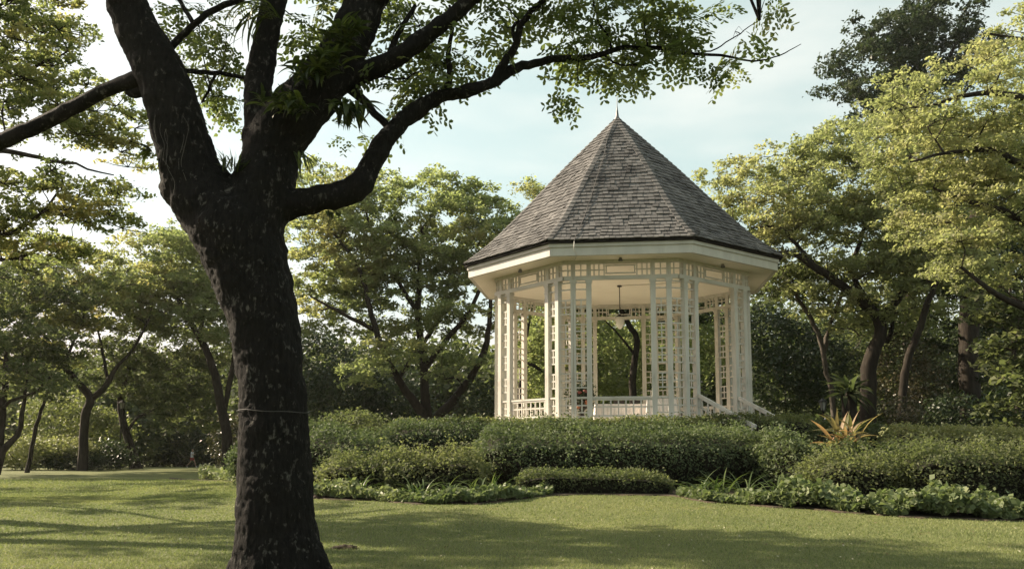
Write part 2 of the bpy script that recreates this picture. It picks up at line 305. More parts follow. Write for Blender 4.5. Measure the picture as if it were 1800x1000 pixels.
# ------------------------------------------------------------------ foliage tools
def unit(v): return v / (np.linalg.norm(v, axis=1, keepdims=True) + 1e-9)
def leaf_quads(c, nrm, size, aspect=0.55, droop=None):
    """diamond leaves: centres, normals, lengths"""
    n = len(c); a = rng.normal(size=(n, 3)); u = unit(np.cross(nrm, a))
    if droop is not None: u = unit(u + np.array([0, 0, -droop]))
    w = unit(np.cross(nrm, u)); L = (size / 2)[:, None]; W = L * aspect
    bend = nrm * L * 0.22
    v = np.stack([c - u * L - bend, c + w * W - u * L * 0.1, c + u * L - bend, c - w * W - u * L * 0.1], 1).reshape(-1, 3)
    return v, np.arange(4 * n).reshape(n, 4)
def leaves_mesh(name, c, nrm, size, tint, aspect=0.55, droop=None):
    v, q = leaf_quads(c, nrm, size, aspect, droop); return np_mesh(name, v, q, tint=np.clip(tint, 0, 1))
def pad_cloud(center, rad, flat, n_sub, per, leaf, sub_r, up=1.2):
    """a branch-end pad of foliage: sub-clumps on a shallow dome, leaves round each"""
    a = rng.uniform(0, 2 * np.pi, n_sub); r = rad * np.sqrt(rng.uniform(0, 1, n_sub))
    wob = 1 + 0.35 * np.sin(a * rng.integers(2, 5) + rng.uniform(0, 6))
    sx = r * np.cos(a) * wob; sy = r * np.sin(a) * wob
    sz = rad * flat * (0.9 - 1.3 * (r / rad) ** 2) + rng.normal(0, rad * flat * 0.35, n_sub)
    subs = np.stack([sx, sy, sz], -1) + np.asarray(center)
    c = np.repeat(subs, per, 0) + rng.normal(size=(n_sub * per, 3)) * np.array([sub_r, sub_r, sub_r * 0.55]) * 0.6
    nr = rng.normal(size=(len(c), 3)); nr[:, 2] = np.abs(nr[:, 2]) + up; nr = unit(nr)
    ti = np.repeat(rng.normal(0, 0.13, n_sub), per) + rng.normal(0.5, 0.15, len(c))
    return c, nr, leaf * rng.uniform(0.7, 1.3, len(c)), ti, subs
def sample_blob(b, spacing, shell=0.55, fill=0.42):
    """pad centres through the outer part of an ellipsoid b=(centre, rx, ry, rz), kept apart, wider across than up"""
    ctr, rx, ry, rz = b; vol = 4 / 3 * math.pi * rx * ry * rz; n = max(3, int(vol * fill / (spacing ** 3 * 0.55)))
    d = unit(rng.normal(size=(n * 25, 3))) * (shell + (1 - shell) * rng.uniform(size=(n * 25, 1)) ** 0.6)
    q = np.array(ctr) + d * np.array([rx, ry, rz]); st = np.array([1, 1, 1.55]); out = np.empty((n, 3)); k = 0
    for p in q:
        if k == 0 or (((out[:k] - p) * st) ** 2).sum(1).min() > spacing ** 2: out[k] = p; k += 1
        if k >= n: break
    return list(out[:k])

def tree(name, label, cat, limbs, blobs, Y, leaf_m, bark_m='bark', pad_r=1.25, spacing=1.5, flat=0.30, leaf=0.24, n_sub=16, per=26, sub_r=0.36,
         step=0.4, ns=8, group=None, up=0.5, extra=None, twigs=4, base_r=None, shell=0.5, low=-1e9, aspect=0.55, thin=0.78):
    """limbs: lists of (px, py, dY, diameter px); blobs: (px, py, dY, w px, h px, depth m)"""
    first = limbs[0][0]; b0 = P(first[0], first[1], Y + first[2]); zg = G(b0.x, b0.y)
    root = empty(name, (b0.x, b0.y, zg)); tag(root, label, cat, group); org = np.array([b0.x, b0.y, zg])
    tb = Tubes(); skel = []; skr = []
    for li, lm in enumerate(limbs):
        ct = []
        for (px, py, dy, dia) in lm:
            p = P(px, py, Y + dy); ct.append((p.x, p.y, p.z, dia * thin / 2 * (Y + dy) / F_PX))
        if li == 0:
            ct[0] = (ct[0][0], ct[0][1], min(ct[0][2], zg), ct[0][3])
            ct.insert(0, (ct[0][0], ct[0][1], zg - 0.3, ct[0][3] * 1.35))
        o = spline(ct, step); o[1:-1, :3] += rng.normal(0, 0.02, (len(o) - 2, 3)); tb.add(o[:, :3], o[:, 3], ns)
        skel.extend(o[len(o) // 4:, :3]); skr.extend(o[len(o) // 4:, 3])
    pads = []
    for (px, py, dy, w, h, dep, *wide) in blobs:
        c = P(px, py, Y + dy); k = (Y + dy) / F_PX
        pads += sample_blob((np.array(c), w / 2 * k, dep / 2, h / 2 * k), spacing * (wide[0] if wide else 1.0), shell)
    pads = [p for p in pads if p[2] > max(low, G(p[0], p[1]) + 0.6)]
    if extra: pads += extra
    skel = list(np.array(skel)); skr = list(skr); A = np.array(skel)
    pads.sort(key=lambda p: np.min(np.linalg.norm(A - p, axis=1)))
    br = tb; C = []; N = []; Z = []; T = []
    SK = np.array(skel); SR = np.array(skr)
    for p in pads:
        d = SK - p; cost = np.linalg.norm(d, axis=1) + 0.9 * np.maximum(0, SK[:, 2] - p[2] + 0.2) + 0.25 / np.maximum(SR, 0.02) * 0.03
        i = int(np.argmin(cost)); a = SK[i]; ln = np.linalg.norm(p - a)
        r0 = min(SR[i] * 0.7, 0.02 + 0.016 * ln); mid = a * 0.5 + p * 0.5 + rng.normal(0, 0.09 * ln, 3) + np.array([0, 0, 0.08 * ln])
        n = max(3, int(ln / 0.5)); t = np.linspace(0, 1, n + 1)[:, None]
        pts = (1 - t) ** 2 * a + 2 * t * (1 - t) * mid + t ** 2 * (p - np.array([0, 0, 0.1])); pts[1:-1] += rng.normal(0, 0.035, (n - 1, 3))
        rd = np.linspace(r0, max(0.012, r0 * 0.45), n + 1); br.add(pts, rd, 4)
        SK = np.vstack([SK, pts[1:]]); SR = np.concatenate([SR, rd[1:]])
        rr = pad_r * rng.uniform(0.7, 1.3)
        c, nr, s, ti, subs = pad_cloud(p, rr, flat, max(4, int(n_sub * (rr / pad_r) ** 2)), per, leaf, sub_r, up)
        C.append(c); N.append(nr); Z.append(s); T.append(ti + rng.normal(0, 0.10))
        for sb in subs[:twigs]:
            m2 = (p + sb) / 2 + np.array([0, 0, -0.08]); br.add([p - np.array([0, 0, 0.1]), m2, sb], [0.016, 0.012, 0.006], 3)
    if pads:
        cm = leaves_mesh('crown', np.vstack(C) - org, np.vstack(N), np.concatenate(Z), np.concatenate(T), aspect); put('crown', cm, M[leaf_m], root)
    tm = tb.mesh('trunk'); tm.transform(Matrix.Translation(-Vector(org))); put('trunk', tm, M[bark_m], root)
    return root

# ------------------------------------------------------------------ the bandstand
BS = empty('bandstand', (GX, GY, FLOOR), GROT)
tag(BS, 'cream octagonal bandstand with grey shingle roof and lattice columns', 'bandstand')
zf = lambda z: z - FLOOR                                   # heights are worked in world z
APO, HALF = 5.03, 2.085                                    # column ring
def face(k):
    a = R(-90 + 45 * k); n = Vector((math.cos(a), math.sin(a), 0)); t = Vector((-math.sin(a), math.cos(a), 0)); return a, n, t
UNIT = MB(); UNIT.box((0, 0, 0), (1, 1, 1)); UNIT = UNIT.mesh('bar'); UNIT.materials.append(M['paint'])
def bar(name, parent, k, tt, z, size, off=0.0):            # painted bar on face k: size = (along face, through, height)
    a, n, t = face(k); p = n * (APO + off) + t * tt
    o = put(name, UNIT, None, parent); o.location = (p.x, p.y, zf(z)); o.rotation_euler = (0, 0, a + R(90)); o.scale = size; return o
def octagon(rad, z): return [(rad * math.cos(R(-112.5 + 45 * k)), rad * math.sin(R(-112.5 + 45 * k)), zf(z)) for k in range(8)]
def oct_prism(mb, r0, r1, z0, z1, cap=True):
    v = octagon(r0, z0) + octagon(r1, z1); f = [(k, (k + 1) % 8, 8 + (k + 1) % 8, 8 + k) for k in range(8)]
    if cap: f += [tuple(range(7, -1, -1)), tuple(range(8, 16))]
    mb.add(v, f)
def oct_ring(mb, r_in, r_out, z0, z1):
    v = octagon(r_in, z0) + octagon(r_out, z0) + octagon(r_out, z1) + octagon(r_in, z1)
    f = []
    for k in range(8):
        j = (k + 1) % 8
        f += [(k, 8 + k, 8 + j, j)[::-1], (8 + k, 8 + j, 16 + j, 16 + k), (16 + k, 16 + j, 24 + j, 24 + k), (24 + k, 24 + j, j, k)]
    mb.add(v, f)
m = MB(); oct_prism(m, 5.75, 5.75, 1.5, FLOOR); m.build('floor', M['ceiling'], BS)
m = MB(); oct_prism(m, 6.50, 6.50, 8.36, 8.44); m.build('ceiling', M['ceiling'], BS)
m = MB(); oct_ring(m, 6.48, 6.62, 8.33, 8.64); oct_ring(m, 6.50, 6.68, 8.64, 8.76); m.build('fascia', M['fascia'], BS)
# columns: square shaft, base block, collar bands, cap
TOP = 7.63
cmb = MB(); h = TOP - FLOOR
cmb.box((0, 0, 0.06), (0.21, 0.21, 0.12)); cmb.box((0, 0, h / 2), (0.19, 0.19, h - 0.02)); cmb.box((0, 0, h - 0.36), (0.215, 0.215, 0.035)); cmb.box((0, 0, h - 0.27), (0.21, 0.21, 0.03))
cmb.box((0, 0, h - 0.05), (0.25, 0.25, 0.1)); cmb.box((0, 0, h - 0.125), (0.205, 0.205, 0.05))
CM = cmb.mesh('column'); CM.materials.append(M['paint'])
POST = [-1.75, -1.17, 1.17, 1.75]
for k in range(8):
    a, n, t = face(k)
    for tt in POST:
        p = n * APO + t * tt; o = put('column', CM, None, BS); o.location = (p.x, p.y, 0); o.rotation_euler = (0, 0, a + R(90))
# lattice between the posts: crossbars in a rhythm of two small rows and one open square
def lattice(parent_name, pa, pb, single):
    """pa, pb: post centres; panel stands between"""
    pa = Vector(pa); pb = Vector(pb); d = (pb - pa); L = d.length - 0.165; ang = math.atan2(d.y, d.x); c = (pa + pb) / 2
    pieces = []; z = FLOOR + 0.32
    while z < TOP - 0.10:
        for dz in (0.0, 0.26, 0.52):
            if z + dz < TOP - 0.06: pieces.append(('crossbar', z + dz, (L + 0.01, 0.045, 0.048)))
        if z + 0.52 < TOP: pieces.append(('upright', z + 0.26, (0.042, 0.04, 0.52)))
        z += 0.91
    if single:
        e = MB(); e.box((c.x, c.y, 0.165), (L, 0.03, 0.05), ang); lat = e.build('lattice_panel', M['paint'], BS)
        for nm, zz, sz in pieces:
            o = put(nm, UNIT, None, lat); o.location = (c.x, c.y, zf(zz)); o.rotation_euler = (0, 0, ang); o.scale = sz
    else:
        e = MB()
        for nm, zz, sz in pieces: e.box((c.x, c.y, zf(zz)), sz, ang)
        tag(e.build('lattice_panel', M['paint'], BS), kind='stuff')
for k in range(8):
    a, n, t = face(k); a2, n2, t2 = face((k + 1) % 8); near = k in (0, 1, 7)
    q = [n * APO + t * tt for tt in POST]
    lattice('l', q[0], q[1], near); lattice('l', q[2], q[3], near); lattice('l', q[3], n2 * APO + t2 * POST[0], k in (0, 6, 7, 1))
# frieze under the eaves
FT, FB = 8.30, 7.63
def frieze(k, single):
    a, n, t = face(k); bars = []
    bars.append((0, FB + 0.075, (4.16, 0.16, 0.15), 0.0)); bars.append((0, FT - 0.035, (4.2, 0.13, 0.08), 0.0))
    for sg in (-1, 1):
        for tt in (1.17, 1.75): bars.append((sg * tt, (FB + FT) / 2 + 0.04, (0.165, 0.10, FT - FB - 0.21), 0.0))
        for tt in (1.46, 1.94, 0.60, 0.79, 0.97 - 0.0): bars.append((sg * tt, (FB + FT) / 2 + 0.04, (0.045, 0.05, FT - FB - 0.21), 0.0))
        bars.append((sg * 0.84, (FB + FT) / 2 + 0.04, (0.57, 0.044, 0.045), 0.0)); bars.append((sg * 1.46, (FB + FT) / 2 + 0.04, (0.42, 0.044, 0.045), 0.0))
        bars.append((sg * 1.95, (FB + FT) / 2 + 0.04, (0.24, 0.044, 0.045), 0.0)); bars.append((sg * 0.52, (FB + FT) / 2 + 0.04, (0.045, 0.05, 0.30), 0.0))
    for dz in (0.16, -0.13): bars.append((0, (FB + FT) / 2 + 0.04 + dz, (1.12, 0.042, 0.045), 0.0))
    if single:
        fr = bar('frieze', BS, k, *bars[0][:3])
        inv = fr.matrix_basis.inverted()
        for tt, z, sz, off in bars[1:]:
            o = bar('frieze_bar', None, k, tt, z, sz, off); mb = o.matrix_basis.copy(); o.parent = fr; o.matrix_parent_inverse = inv
    else:
        e = MB()
        for tt, z, sz, off in bars: p = n * (APO + off) + t * tt; e.box((p.x, p.y, zf(z)), sz, a + R(90))
        e.build('frieze', M['paint'], BS)
for k in range(8): frieze(k, k in (0, 1, 7))
# inner beam ring above the frieze, seen from below
m = MB(); oct_ring(m, 5.30, 5.52, FT, 8.357); m.build('wall_plate', M['paint'], BS)
# railings between the inner posts, all faces but the stair face
for k in range(8):
    if k == 1: continue
    a, n, t = face(k)
    rl = bar('railing', BS, k, 0, 3.285, (2.18, 0.12, 0.07)); inv = rl.matrix_basis.inverted()
    sub = [(0, 3.215, (2.18, 0.07, 0.06)), (0, 2.945, (2.18, 0.044, 0.05)), (0, 2.62, (2.18, 0.06, 0.07))]
    sub += [(-0.952 + 0.272 * i, 2.90, (0.05, 0.05, 0.58)) for i in range(8)]
    for i, (tt, z, sz) in enumerate(sub):
        o = bar('rail' if i < 3 else 'baluster', None, k, tt, z, sz); o.parent = rl; o.matrix_parent_inverse = inv
    for sg in (-1, 1): bar('rail', BS, k, sg * 1.46, 3.285, (0.42, 0.11, 0.065))
# stairs on the diagonal face
a, n, t = face(1)
st = MB()
for i in range(6):
    p = n * (5.55 + 0.32 * i + 0.16); st.box((p.x, p.y, (1.0 + FLOOR - 0.16 * (i + 1)) / 2 - FLOOR), (2.2, 0.32, FLOOR - 0.16 * (i + 1) - 1.0), a + R(90))
st.build('stairs', M['ceiling'], BS)
for sg in (-1, 1):
    s0 = n * 5.13 + t * (1.17 * sg); s1 = n * 7.55 + t * (1.17 * sg); z0, z1 = zf(3.36), zf(2.18)
    m = MB(); m.beam((s0.x, s0.y, z0), (s1.x, s1.y, z1), 0.12, 0.13); hr = m.build('handrail', M['paint'], BS)
    m = MB(); m.beam((s0.x, s0.y, z0 - 0.40), (s1.x, s1.y, z1 - 0.40), 0.05, 0.05); m.build('rail', M['paint'], hr)
    for i in range(9):
        f = (i + 0.5) / 9; q = s0.lerp(s1, f); zt = z0 + (z1 - z0) * f - 0.066
        m = MB(); m.box((q.x, q.y, zt - 0.34), (0.05, 0.05, 0.68), a); m.build('baluster', M['paint'], hr)
# --- roof
PROF = [(0.0, 15.75), (2.45, 13.22), (4.1, 11.42), (5.4, 10.05), (6.05, 9.45), (6.82, 8.83)]    # corner radius, z
pr = spline([(r_, z_, 0, 0.1) for r_, z_ in PROF], 0.05); seg = np.hypot(np.diff(pr[:, 0]), np.diff(pr[:, 1])); arc = np.concatenate([[0], np.cumsum(seg)]); ARC = arc[-1]
C8 = math.cos(R(22.5)); TN = math.tan(R(22.5))
pr_face = np.stack([pr[:, 0] * C8, pr[:, 1]], -1); segf = np.hypot(np.diff(pr_face[:, 0]), np.diff(pr_face[:, 1])); arcf = np.concatenate([[0], np.cumsum(segf)]); AF = arcf[-1]
def on_face(s): return float(np.interp(s, arcf, pr_face[:, 0])), float(np.interp(s, arcf, pr_face[:, 1]))
m = MB(); v = []; nr_ = 26
for i in range(nr_):
    s_ = AF * i / (nr_ - 1); ap, z = on_face(s_); v += octagon(max(ap / C8 - 0.02, 0.01), z - 0.05)
f = [(8 * i + k, 8 * i + 8 + k, 8 * i + 8 + (k + 1) % 8, 8 * i + (k + 1) % 8) for i in range(nr_ - 1) for k in range(8)]
m.add(v, f); oct_ring(m, 6.3, 6.70, 8.765, 8.80); ROOF = m.build('roof', M['roofdeck'], BS)
NROW = 38; EXPO = AF / NROW
def shingle_rows(k, rows):
    """yields (corner points) for every shingle of face k"""
    a, n, t = face(k); rr = random.Random(100 + k)
    for r_ in rows:
        s_lo = AF - EXPO * r_; s_hi = max(s_lo - EXPO * 1.32, 0.02)
        ap0, z0 = on_face(s_lo); ap1, z1 = on_face(s_hi); hw = ap0 * TN; x = -hw + (0.0 if r_ % 2 else -0.13)
        while x < hw - 0.02:
            w = rr.uniform(0.15, 0.26); x0, x1 = max(x, -hw), min(x + w - 0.008, hw); x += w
            if x1 - x0 < 0.05: continue
            yield r_, x0, x1, ap0, z0 + rr.uniform(-0.012, 0.012), ap1, z1, rr.uniform(0.028, 0.05), rr.random()
def shingle_verts(n, t, x0, x1, ap0, z0, ap1, z1, th, lift0=0.034, lift1=-0.002):
    dv = Vector((0, 0, z1)) - Vector((0, 0, z0)) + n * (ap1 - ap0); nn = dv.cross(t).normalized()
    if nn.z < 0: nn = -nn
    lo = n * ap0 + Vector((0, 0, zf(z0))); hi = n * ap1 + Vector((0, 0, zf(z1)))
    sc0 = 1.0; lim = ap1 * TN
    u0, u1 = max(-lim, min(lim, x0)), max(-lim, min(lim, x1))
    A = [lo + t * x0 + nn * lift0, lo + t * x1 + nn * lift0, hi + t * u1 + nn * lift1, hi + t * u0 + nn * lift1]
    return [tuple(q) for q in A] + [tuple(q + nn * th) for q in A]
SF = [(0, 3, 2, 1), (4, 5, 6, 7), (0, 1, 5, 4), (1, 2, 6, 5), (2, 3, 7, 6), (3, 0, 4, 7)]
rest = MB(); cnt = 0
for k in range(8):
    a, n, t = face(k)
    for r_, x0, x1, ap0, z0, ap1, z1, th, tn in shingle_rows(k, range(NROW)):
        V = shingle_verts(n, t, x0, x1, ap0, z0, ap1, z1, th)
        if k == 0 and cnt < 300:
            c = np.mean(V, 0); e = MB(); e.add(np.array(V) - c, SF, tn); o = e.build('shingle', M['shingle'], ROOF); o.location = c; cnt += 1
        else: rest.add(V, SF, tn)
tag(rest.build('shingles', M['shingle'], ROOF), kind='stuff')
rest = MB()
for k in range(8):
    ha = R(-67.5 + 45 * k); hn = Vector((math.cos(ha), math.sin(ha), 0)); ht = Vector((-math.sin(ha), math.cos(ha), 0)); near = k in (0, 1, 6, 7)
    for i in range(36):
        s0, s1 = ARC - ARC / 36 * i, max(ARC - ARC / 36 * (i + 1.35), 0.0)
        r0, z0 = np.interp(s0, arc, pr[:, 0]), np.interp(s0, arc, pr[:, 1]); r1, z1 = np.interp(s1, arc, pr[:, 0]), np.interp(s1, arc, pr[:, 1])
        w = 0.17; V = []
        for (r_, z_, l_) in ((r0, z0, 0.075), (r1, z1, 0.03)):
            for sgn in (-1, 0, 1):
                p = hn * (r_ - abs(sgn) * w * math.tan(R(22.5)) ) + ht * (sgn * w * min(1, r_ / 0.5 + 0.25)) + Vector((0, 0, zf(z_) + l_ + (0 if sgn else 0.0)))
                V += [tuple(p), tuple(p + Vector((0, 0, 0.035)) + hn * 0.02)]
        # verts: (lo L,C,R then hi L,C,R), each below/above
        Fc = [(1, 3, 9, 7), (3, 5, 11, 9), (0, 6, 8, 2), (2, 8, 10, 4), (0, 2, 3, 1), (2, 4, 5, 3), (0, 1, 7, 6), (4, 10, 11, 5), (6, 7, 9, 8), (8, 9, 11, 10)]
        if near:
            c = np.mean(V, 0); e = MB(); e.add(np.array(V) - c, Fc, random.random()); o = e.build('ridge_tile', M['shingle'], ROOF); o.location = c
        else: rest.add(V, Fc, random.random())
tag(rest.build('ridge_tiles', M['shingle'], ROOF), kind='stuff')
m = MB(); m.lathe([(0.16, 15.62), (0.13, 15.74), (0.075, 15.82), (0.06, 15.95), (0.035, 16.15), (0.016, 16.32), (0.012, 16.75), (0.004, 16.8)], (0, 0, -FLOOR), 12); m.build('finial', M['lead'], ROOF, True)
a, n, t = face(0); pts = []
for i in range(30):
    s_ = AF * (0.08 + 0.92 * i / 29); ap, z = on_face(s_); q = n * (ap + 0.05) + t * (-ap * TN * (0.62 if i > 8 else 0.95 - 0.04 * i)); pts.append((q.x, q.y, zf(z) + 0.08))
q = n * 6.72 + t * (-1.62)
pts += [(q.x, q.y, zf(8.70)), (q.x - 0.02, q.y + 0.02, zf(8.42)), ((n * 6.3 + t * -1.55).x, (n * 6.3).y, zf(8.31)), ((n * 5.12 + t * -1.75).x, (n * 5.12).y, zf(8.2)), ((n * 5.125 + t * -1.75).x, (n * 5.125).y, 0.05)]
m = MB(); m.tube(pts[:31], [0.012] * 31, 5); m.build('lightning_conductor', M['cable'], BS, True)
m = MB(); m.tube(pts[30:], [0.013] * len(pts[30:]), 5); m.build('down_conductor', M['paint'], BS, True)
for k in (0, 1, 7):
    a, n, t = face(k); p = n * 5.45; m = MB(); m.lathe([(0.075, -0.13), (0.085, -0.09), (0.06, -0.03), (0.05, 0.0)], (p.x, p.y, zf(8.353)), 10); m.build('eave_light', M['lead'], BS, True)
a, n, t = face(2); p = n * (APO - 0.13) + t * -1.75; m = MB(); m.box((p.x, p.y, zf(4.25)), (0.16, 0.2, 0.32), a); m.build('junction_box', M['fascia'], BS)
m = MB(); m.tube([(0, 0, zf(8.345)), (1.6, -0.25, zf(8.345)), (4.3, -0.9, zf(8.345))], [0.022] * 3, 5); m.build('conduit', M['paint'], BS)

def local(v):                                             # bandstand-local to world
    return BS_M @ Vector(v)
BS_M = Matrix.Translation((GX, GY, FLOOR)) @ Matrix.Rotation(GROT, 4, 'Z')
# pendant lantern
p = local((0, 0, zf(8.355)))
pl = empty('pendant_lamp', p); tag(pl, 'white glass pendant lamp on a thin rod under the bandstand ceiling', 'lamp')
m = MB(); m.lathe([(0.10, -0.06), (0.10, 0.0)], n=12); m.tube([(0, 0, -0.05), (0, 0, -1.25)], [0.018, 0.018], 6); m.build('rod', M['metal'], pl)
m = MB(); m.lathe([(0.03, -1.24), (0.08, -1.30), (0.20, -1.355), (0.19, -1.37)], n=16); m.build('lamp_cap', M['metal'], pl, True)
m = MB(); m.lathe([(0.195, -1.371), (0.20, -1.5), (0.165, -1.68), (0.10, -1.82), (0.03, -1.88)], n=16); m.build('lamp_shade', M['glass'], pl, True)
for i in range(3):
    an = 2.1 * i; m = MB(); m.tube([(0.20 * math.cos(an), 0.20 * math.sin(an), -1.33), (0.02, 0, -0.95)], [0.008, 0.008], 4); m.build('chain', M['metal'], pl)
# cloth-covered tables, chairs, flowers on the bandstand floor
def table(label, x, y, lx, ly, hgt, rz):
    p = local((x, y, 0)); t_ = empty('table', p, GROT + rz); tag(t_, label, 'table', 'tables on the bandstand')
    m = MB(); m.box((0, 0, hgt - 0.035), (lx - 0.04, ly - 0.04, 0.05)); m.build('table_top', M['chair'], t_)
    for sx in (-1, 1):
        for sy in (-1, 1): m = MB(); m.box((sx * (lx / 2 - 0.12), sy * (ly / 2 - 0.12), hgt / 2 - 0.03), (0.05, 0.05, hgt - 0.06)); m.build('leg', M['chair'], t_)
    n = 120; V = []; per = []
    for i in range(n):
        s_ = i / n * 2 * (lx + ly)
        if s_ < lx: q = (s_ - lx / 2, -ly / 2)
        elif s_ < lx + ly: q = (lx / 2, s_ - lx - ly / 2)
        elif s_ < 2 * lx + ly: q = (lx / 2 - (s_ - lx - ly), ly / 2)
        else: q = (-lx / 2, ly / 2 - (s_ - 2 * lx - ly))
        per.append(q)
    for zz, am in ((hgt, 0.0), (hgt - 0.03, 0.012), (hgt * 0.5, 0.04), (0.03, 0.075)):
        for i, (qx, qy) in enumerate(per):
            o = 1 + (am + am * 0.5 * math.sin(i * 1.15)) / max(abs(qx), abs(qy), 0.3); V.append((qx * o, qy * o, zz))
    f = [(r_ * n + i, r_ * n + (i + 1) % n, (r_ + 1) * n + (i + 1) % n, (r_ + 1) * n + i) for r_ in range(3) for i in range(n)] + [tuple(range(n))]
    m = MB(); m.add(V, f); m.build('tablecloth', M['cloth'], t_, False)
table('long table under a white cloth behind the front railing of the bandstand', -0.05, -1.6, 2.0, 0.8, 0.78, 0.1)
table('taller white-clothed table beside the long one in the bandstand', 1.55, -2.6, 1.1, 0.75, 0.95, -0.05)
def chair(label, x, y, rz):
    p = local((x, y, 0)); c = empty('chair', p, GROT + rz); tag(c, label, 'chair', 'chairs on the bandstand')
    m = MB(); m.box((0, 0, 0.44), (0.44, 0.44, 0.05)); m.build('seat', M['chair'], c)
    for sx in (-1, 1):
        for sy in (-1, 1): m = MB(); m.box((sx * 0.19, sy * 0.19, 0.21), (0.035, 0.035, 0.42)); m.build('leg', M['chair'], c)
    b_ = MB(); b_.box((0, 0.2, 0.92), (0.44, 0.03, 0.10)); b_.box((0, 0.2, 0.70), (0.40, 0.025, 0.06))
    for sx in (-1, 1): b_.box((sx * 0.2, 0.2, 0.70), (0.035, 0.035, 0.48))
    b_.build('backrest', M['chair'], c)
chair('dark chair tucked behind the middle of the long white table', -0.1, -0.85, 0.0)
chair('dark chair behind the long table, next to the taller table', 0.62, -0.9, 0.1)
chair('dark chair standing by the column beyond the taller white table', 2.6, -2.2, -0.6)
p = local((-1.55, -2.7, 0)); fs = empty('flower_stand', p); tag(fs, 'dark flower stand with red and orange blooms behind the lattice', 'flower stand')
m = MB(); m.lathe([(0.34, 0), (0.30, 0.05), (0.12, 0.12), (0.09, 0.5), (0.26, 0.62), (0.3, 0.72)], n=14); m.build('stand', M['chair'], fs, True)
nl = 900; c = rng.normal(size=(nl, 3)) * np.array([0.24, 0.2, 0.22]) + np.array([0, 0, 1.05]); put('foliage', leaves_mesh('foliage', c, unit(rng.normal(size=(nl, 3))), rng.uniform(0.08, 0.16, nl), rng.uniform(0, 0.7, nl)), M['l_dark'], fs)
for i in range(16):
    an = rng.uniform(0, 6.28); rr = rng.uniform(0.12, 0.38); zz = rng.uniform(0.55, 1.25); m = MB()
    m.lathe([(0.02, -0.05), (0.07, -0.02), (0.09, 0.02), (0.06, 0.06), (0.01, 0.07)], (rr * math.cos(an), rr * math.sin(an) - 0.1, zz), 8); m.build('bloom', M['flower_red' if zz > 0.9 else 'flower_orange'], fs, True)

# ------------------------------------------------------------------ trees
# --- the big tree on the lawn: thick limbs blended into one skin, thin branches, sprays of feathery leaves
NY = 10.0
def near_pts(lst, k=1.0): return [(*P(px, py, NY + dy), k * dia / 2 * (NY + dy) / F_PX) for px, py, dy, dia in lst]
NB = GP(488, NY); NB.z -= 0.0
near = empty('rain_tree', NB); tag(near, 'huge dark rain tree forking low with ferns in its crook', 'tree'); NO = np.array(NB)
THICK = [
    [(492, 1060, 0, 200), (490, 1010, 0, 165), (486, 940, 0, 141), (484, 860, 0, 131), (482, 780, 0, 122), (480, 700, 0, 116), (472, 620, 0, 117), (460, 550, 0, 124), (444, 490, 0, 136), (426, 430, 0, 150), (408, 394, 0, 150), (396, 360, 0, 126), (402, 340, 0, 60)],
    [(436, 450, 0, 120), (400, 396, 0, 136), (362, 350, 0, 132), (335, 300, -0.05, 112), (318, 240, -0.1, 104), (300, 180, -0.15, 100), (272, 110, -0.2, 94), (242, 50, -0.25, 84), (222, 0, -0.3, 76), (205, -60, -0.3, 70), (180, -160, -0.3, 62), (140, -300, -0.2, 50)],
    [(330, 330, -0.05, 100), (305, 338, -0.05, 66), (292, 345, -0.03, 40)],
    [(440, 400, 0, 130), (462, 330, 0.05, 120), (475, 280, 0.1, 110), (490, 240, 0.1, 112), (520, 200, 0.1, 110), (556, 160, 0.15, 104), (592, 110, 0.2, 92), (622, 55, 0.25, 84), (645, 0, 0.3, 78), (670, -60, 0.3, 72), (720, -170, 0.3, 60), (760, -300, 0.4, 48)],
    [(462, 290, 0.15, 84), (458, 220, 0.25, 66), (456, 150, 0.3, 56), (466, 80, 0.35, 52), (478, 20, 0.4, 52), (486, -50, 0.4, 50), (490, -180, 0.4, 42)],
    [(460, 372, 0.05, 96), (515, 358, 0.05, 62), (560, 350, 0.05, 56), (600, 340, 0.1, 58), (636, 322, 0.15, 54), (655, 285, 0.2, 47), (676, 248, 0.25, 42), (700, 222, 0.3, 38), (735, 192, 0.35, 34), (770, 172, 0.4, 32), (815, 160, 0.45, 27), (860, 148, 0.5, 24), (895, 126, 0.55, 21)],
    [(488, 900, 0, 110), (540, 985, -0.05, 66), (585, 1030, -0.1, 40), (640, 1062, -0.2, 18)], [(478, 910, 0, 100), (432, 990, -0.05, 56), (395, 1035, -0.1, 32), (350, 1062, -0.2, 16)],
    [(580, 150, 0.2, 70), (630, 130, 0.2, 48), (680, 112, 0.1, 42), (725, 82, 0.0, 38), (770, 48, -0.05, 35), (820, 8, -0.1, 34), (860, -40, -0.15, 30), (940, -140, -0.2, 24)],
]
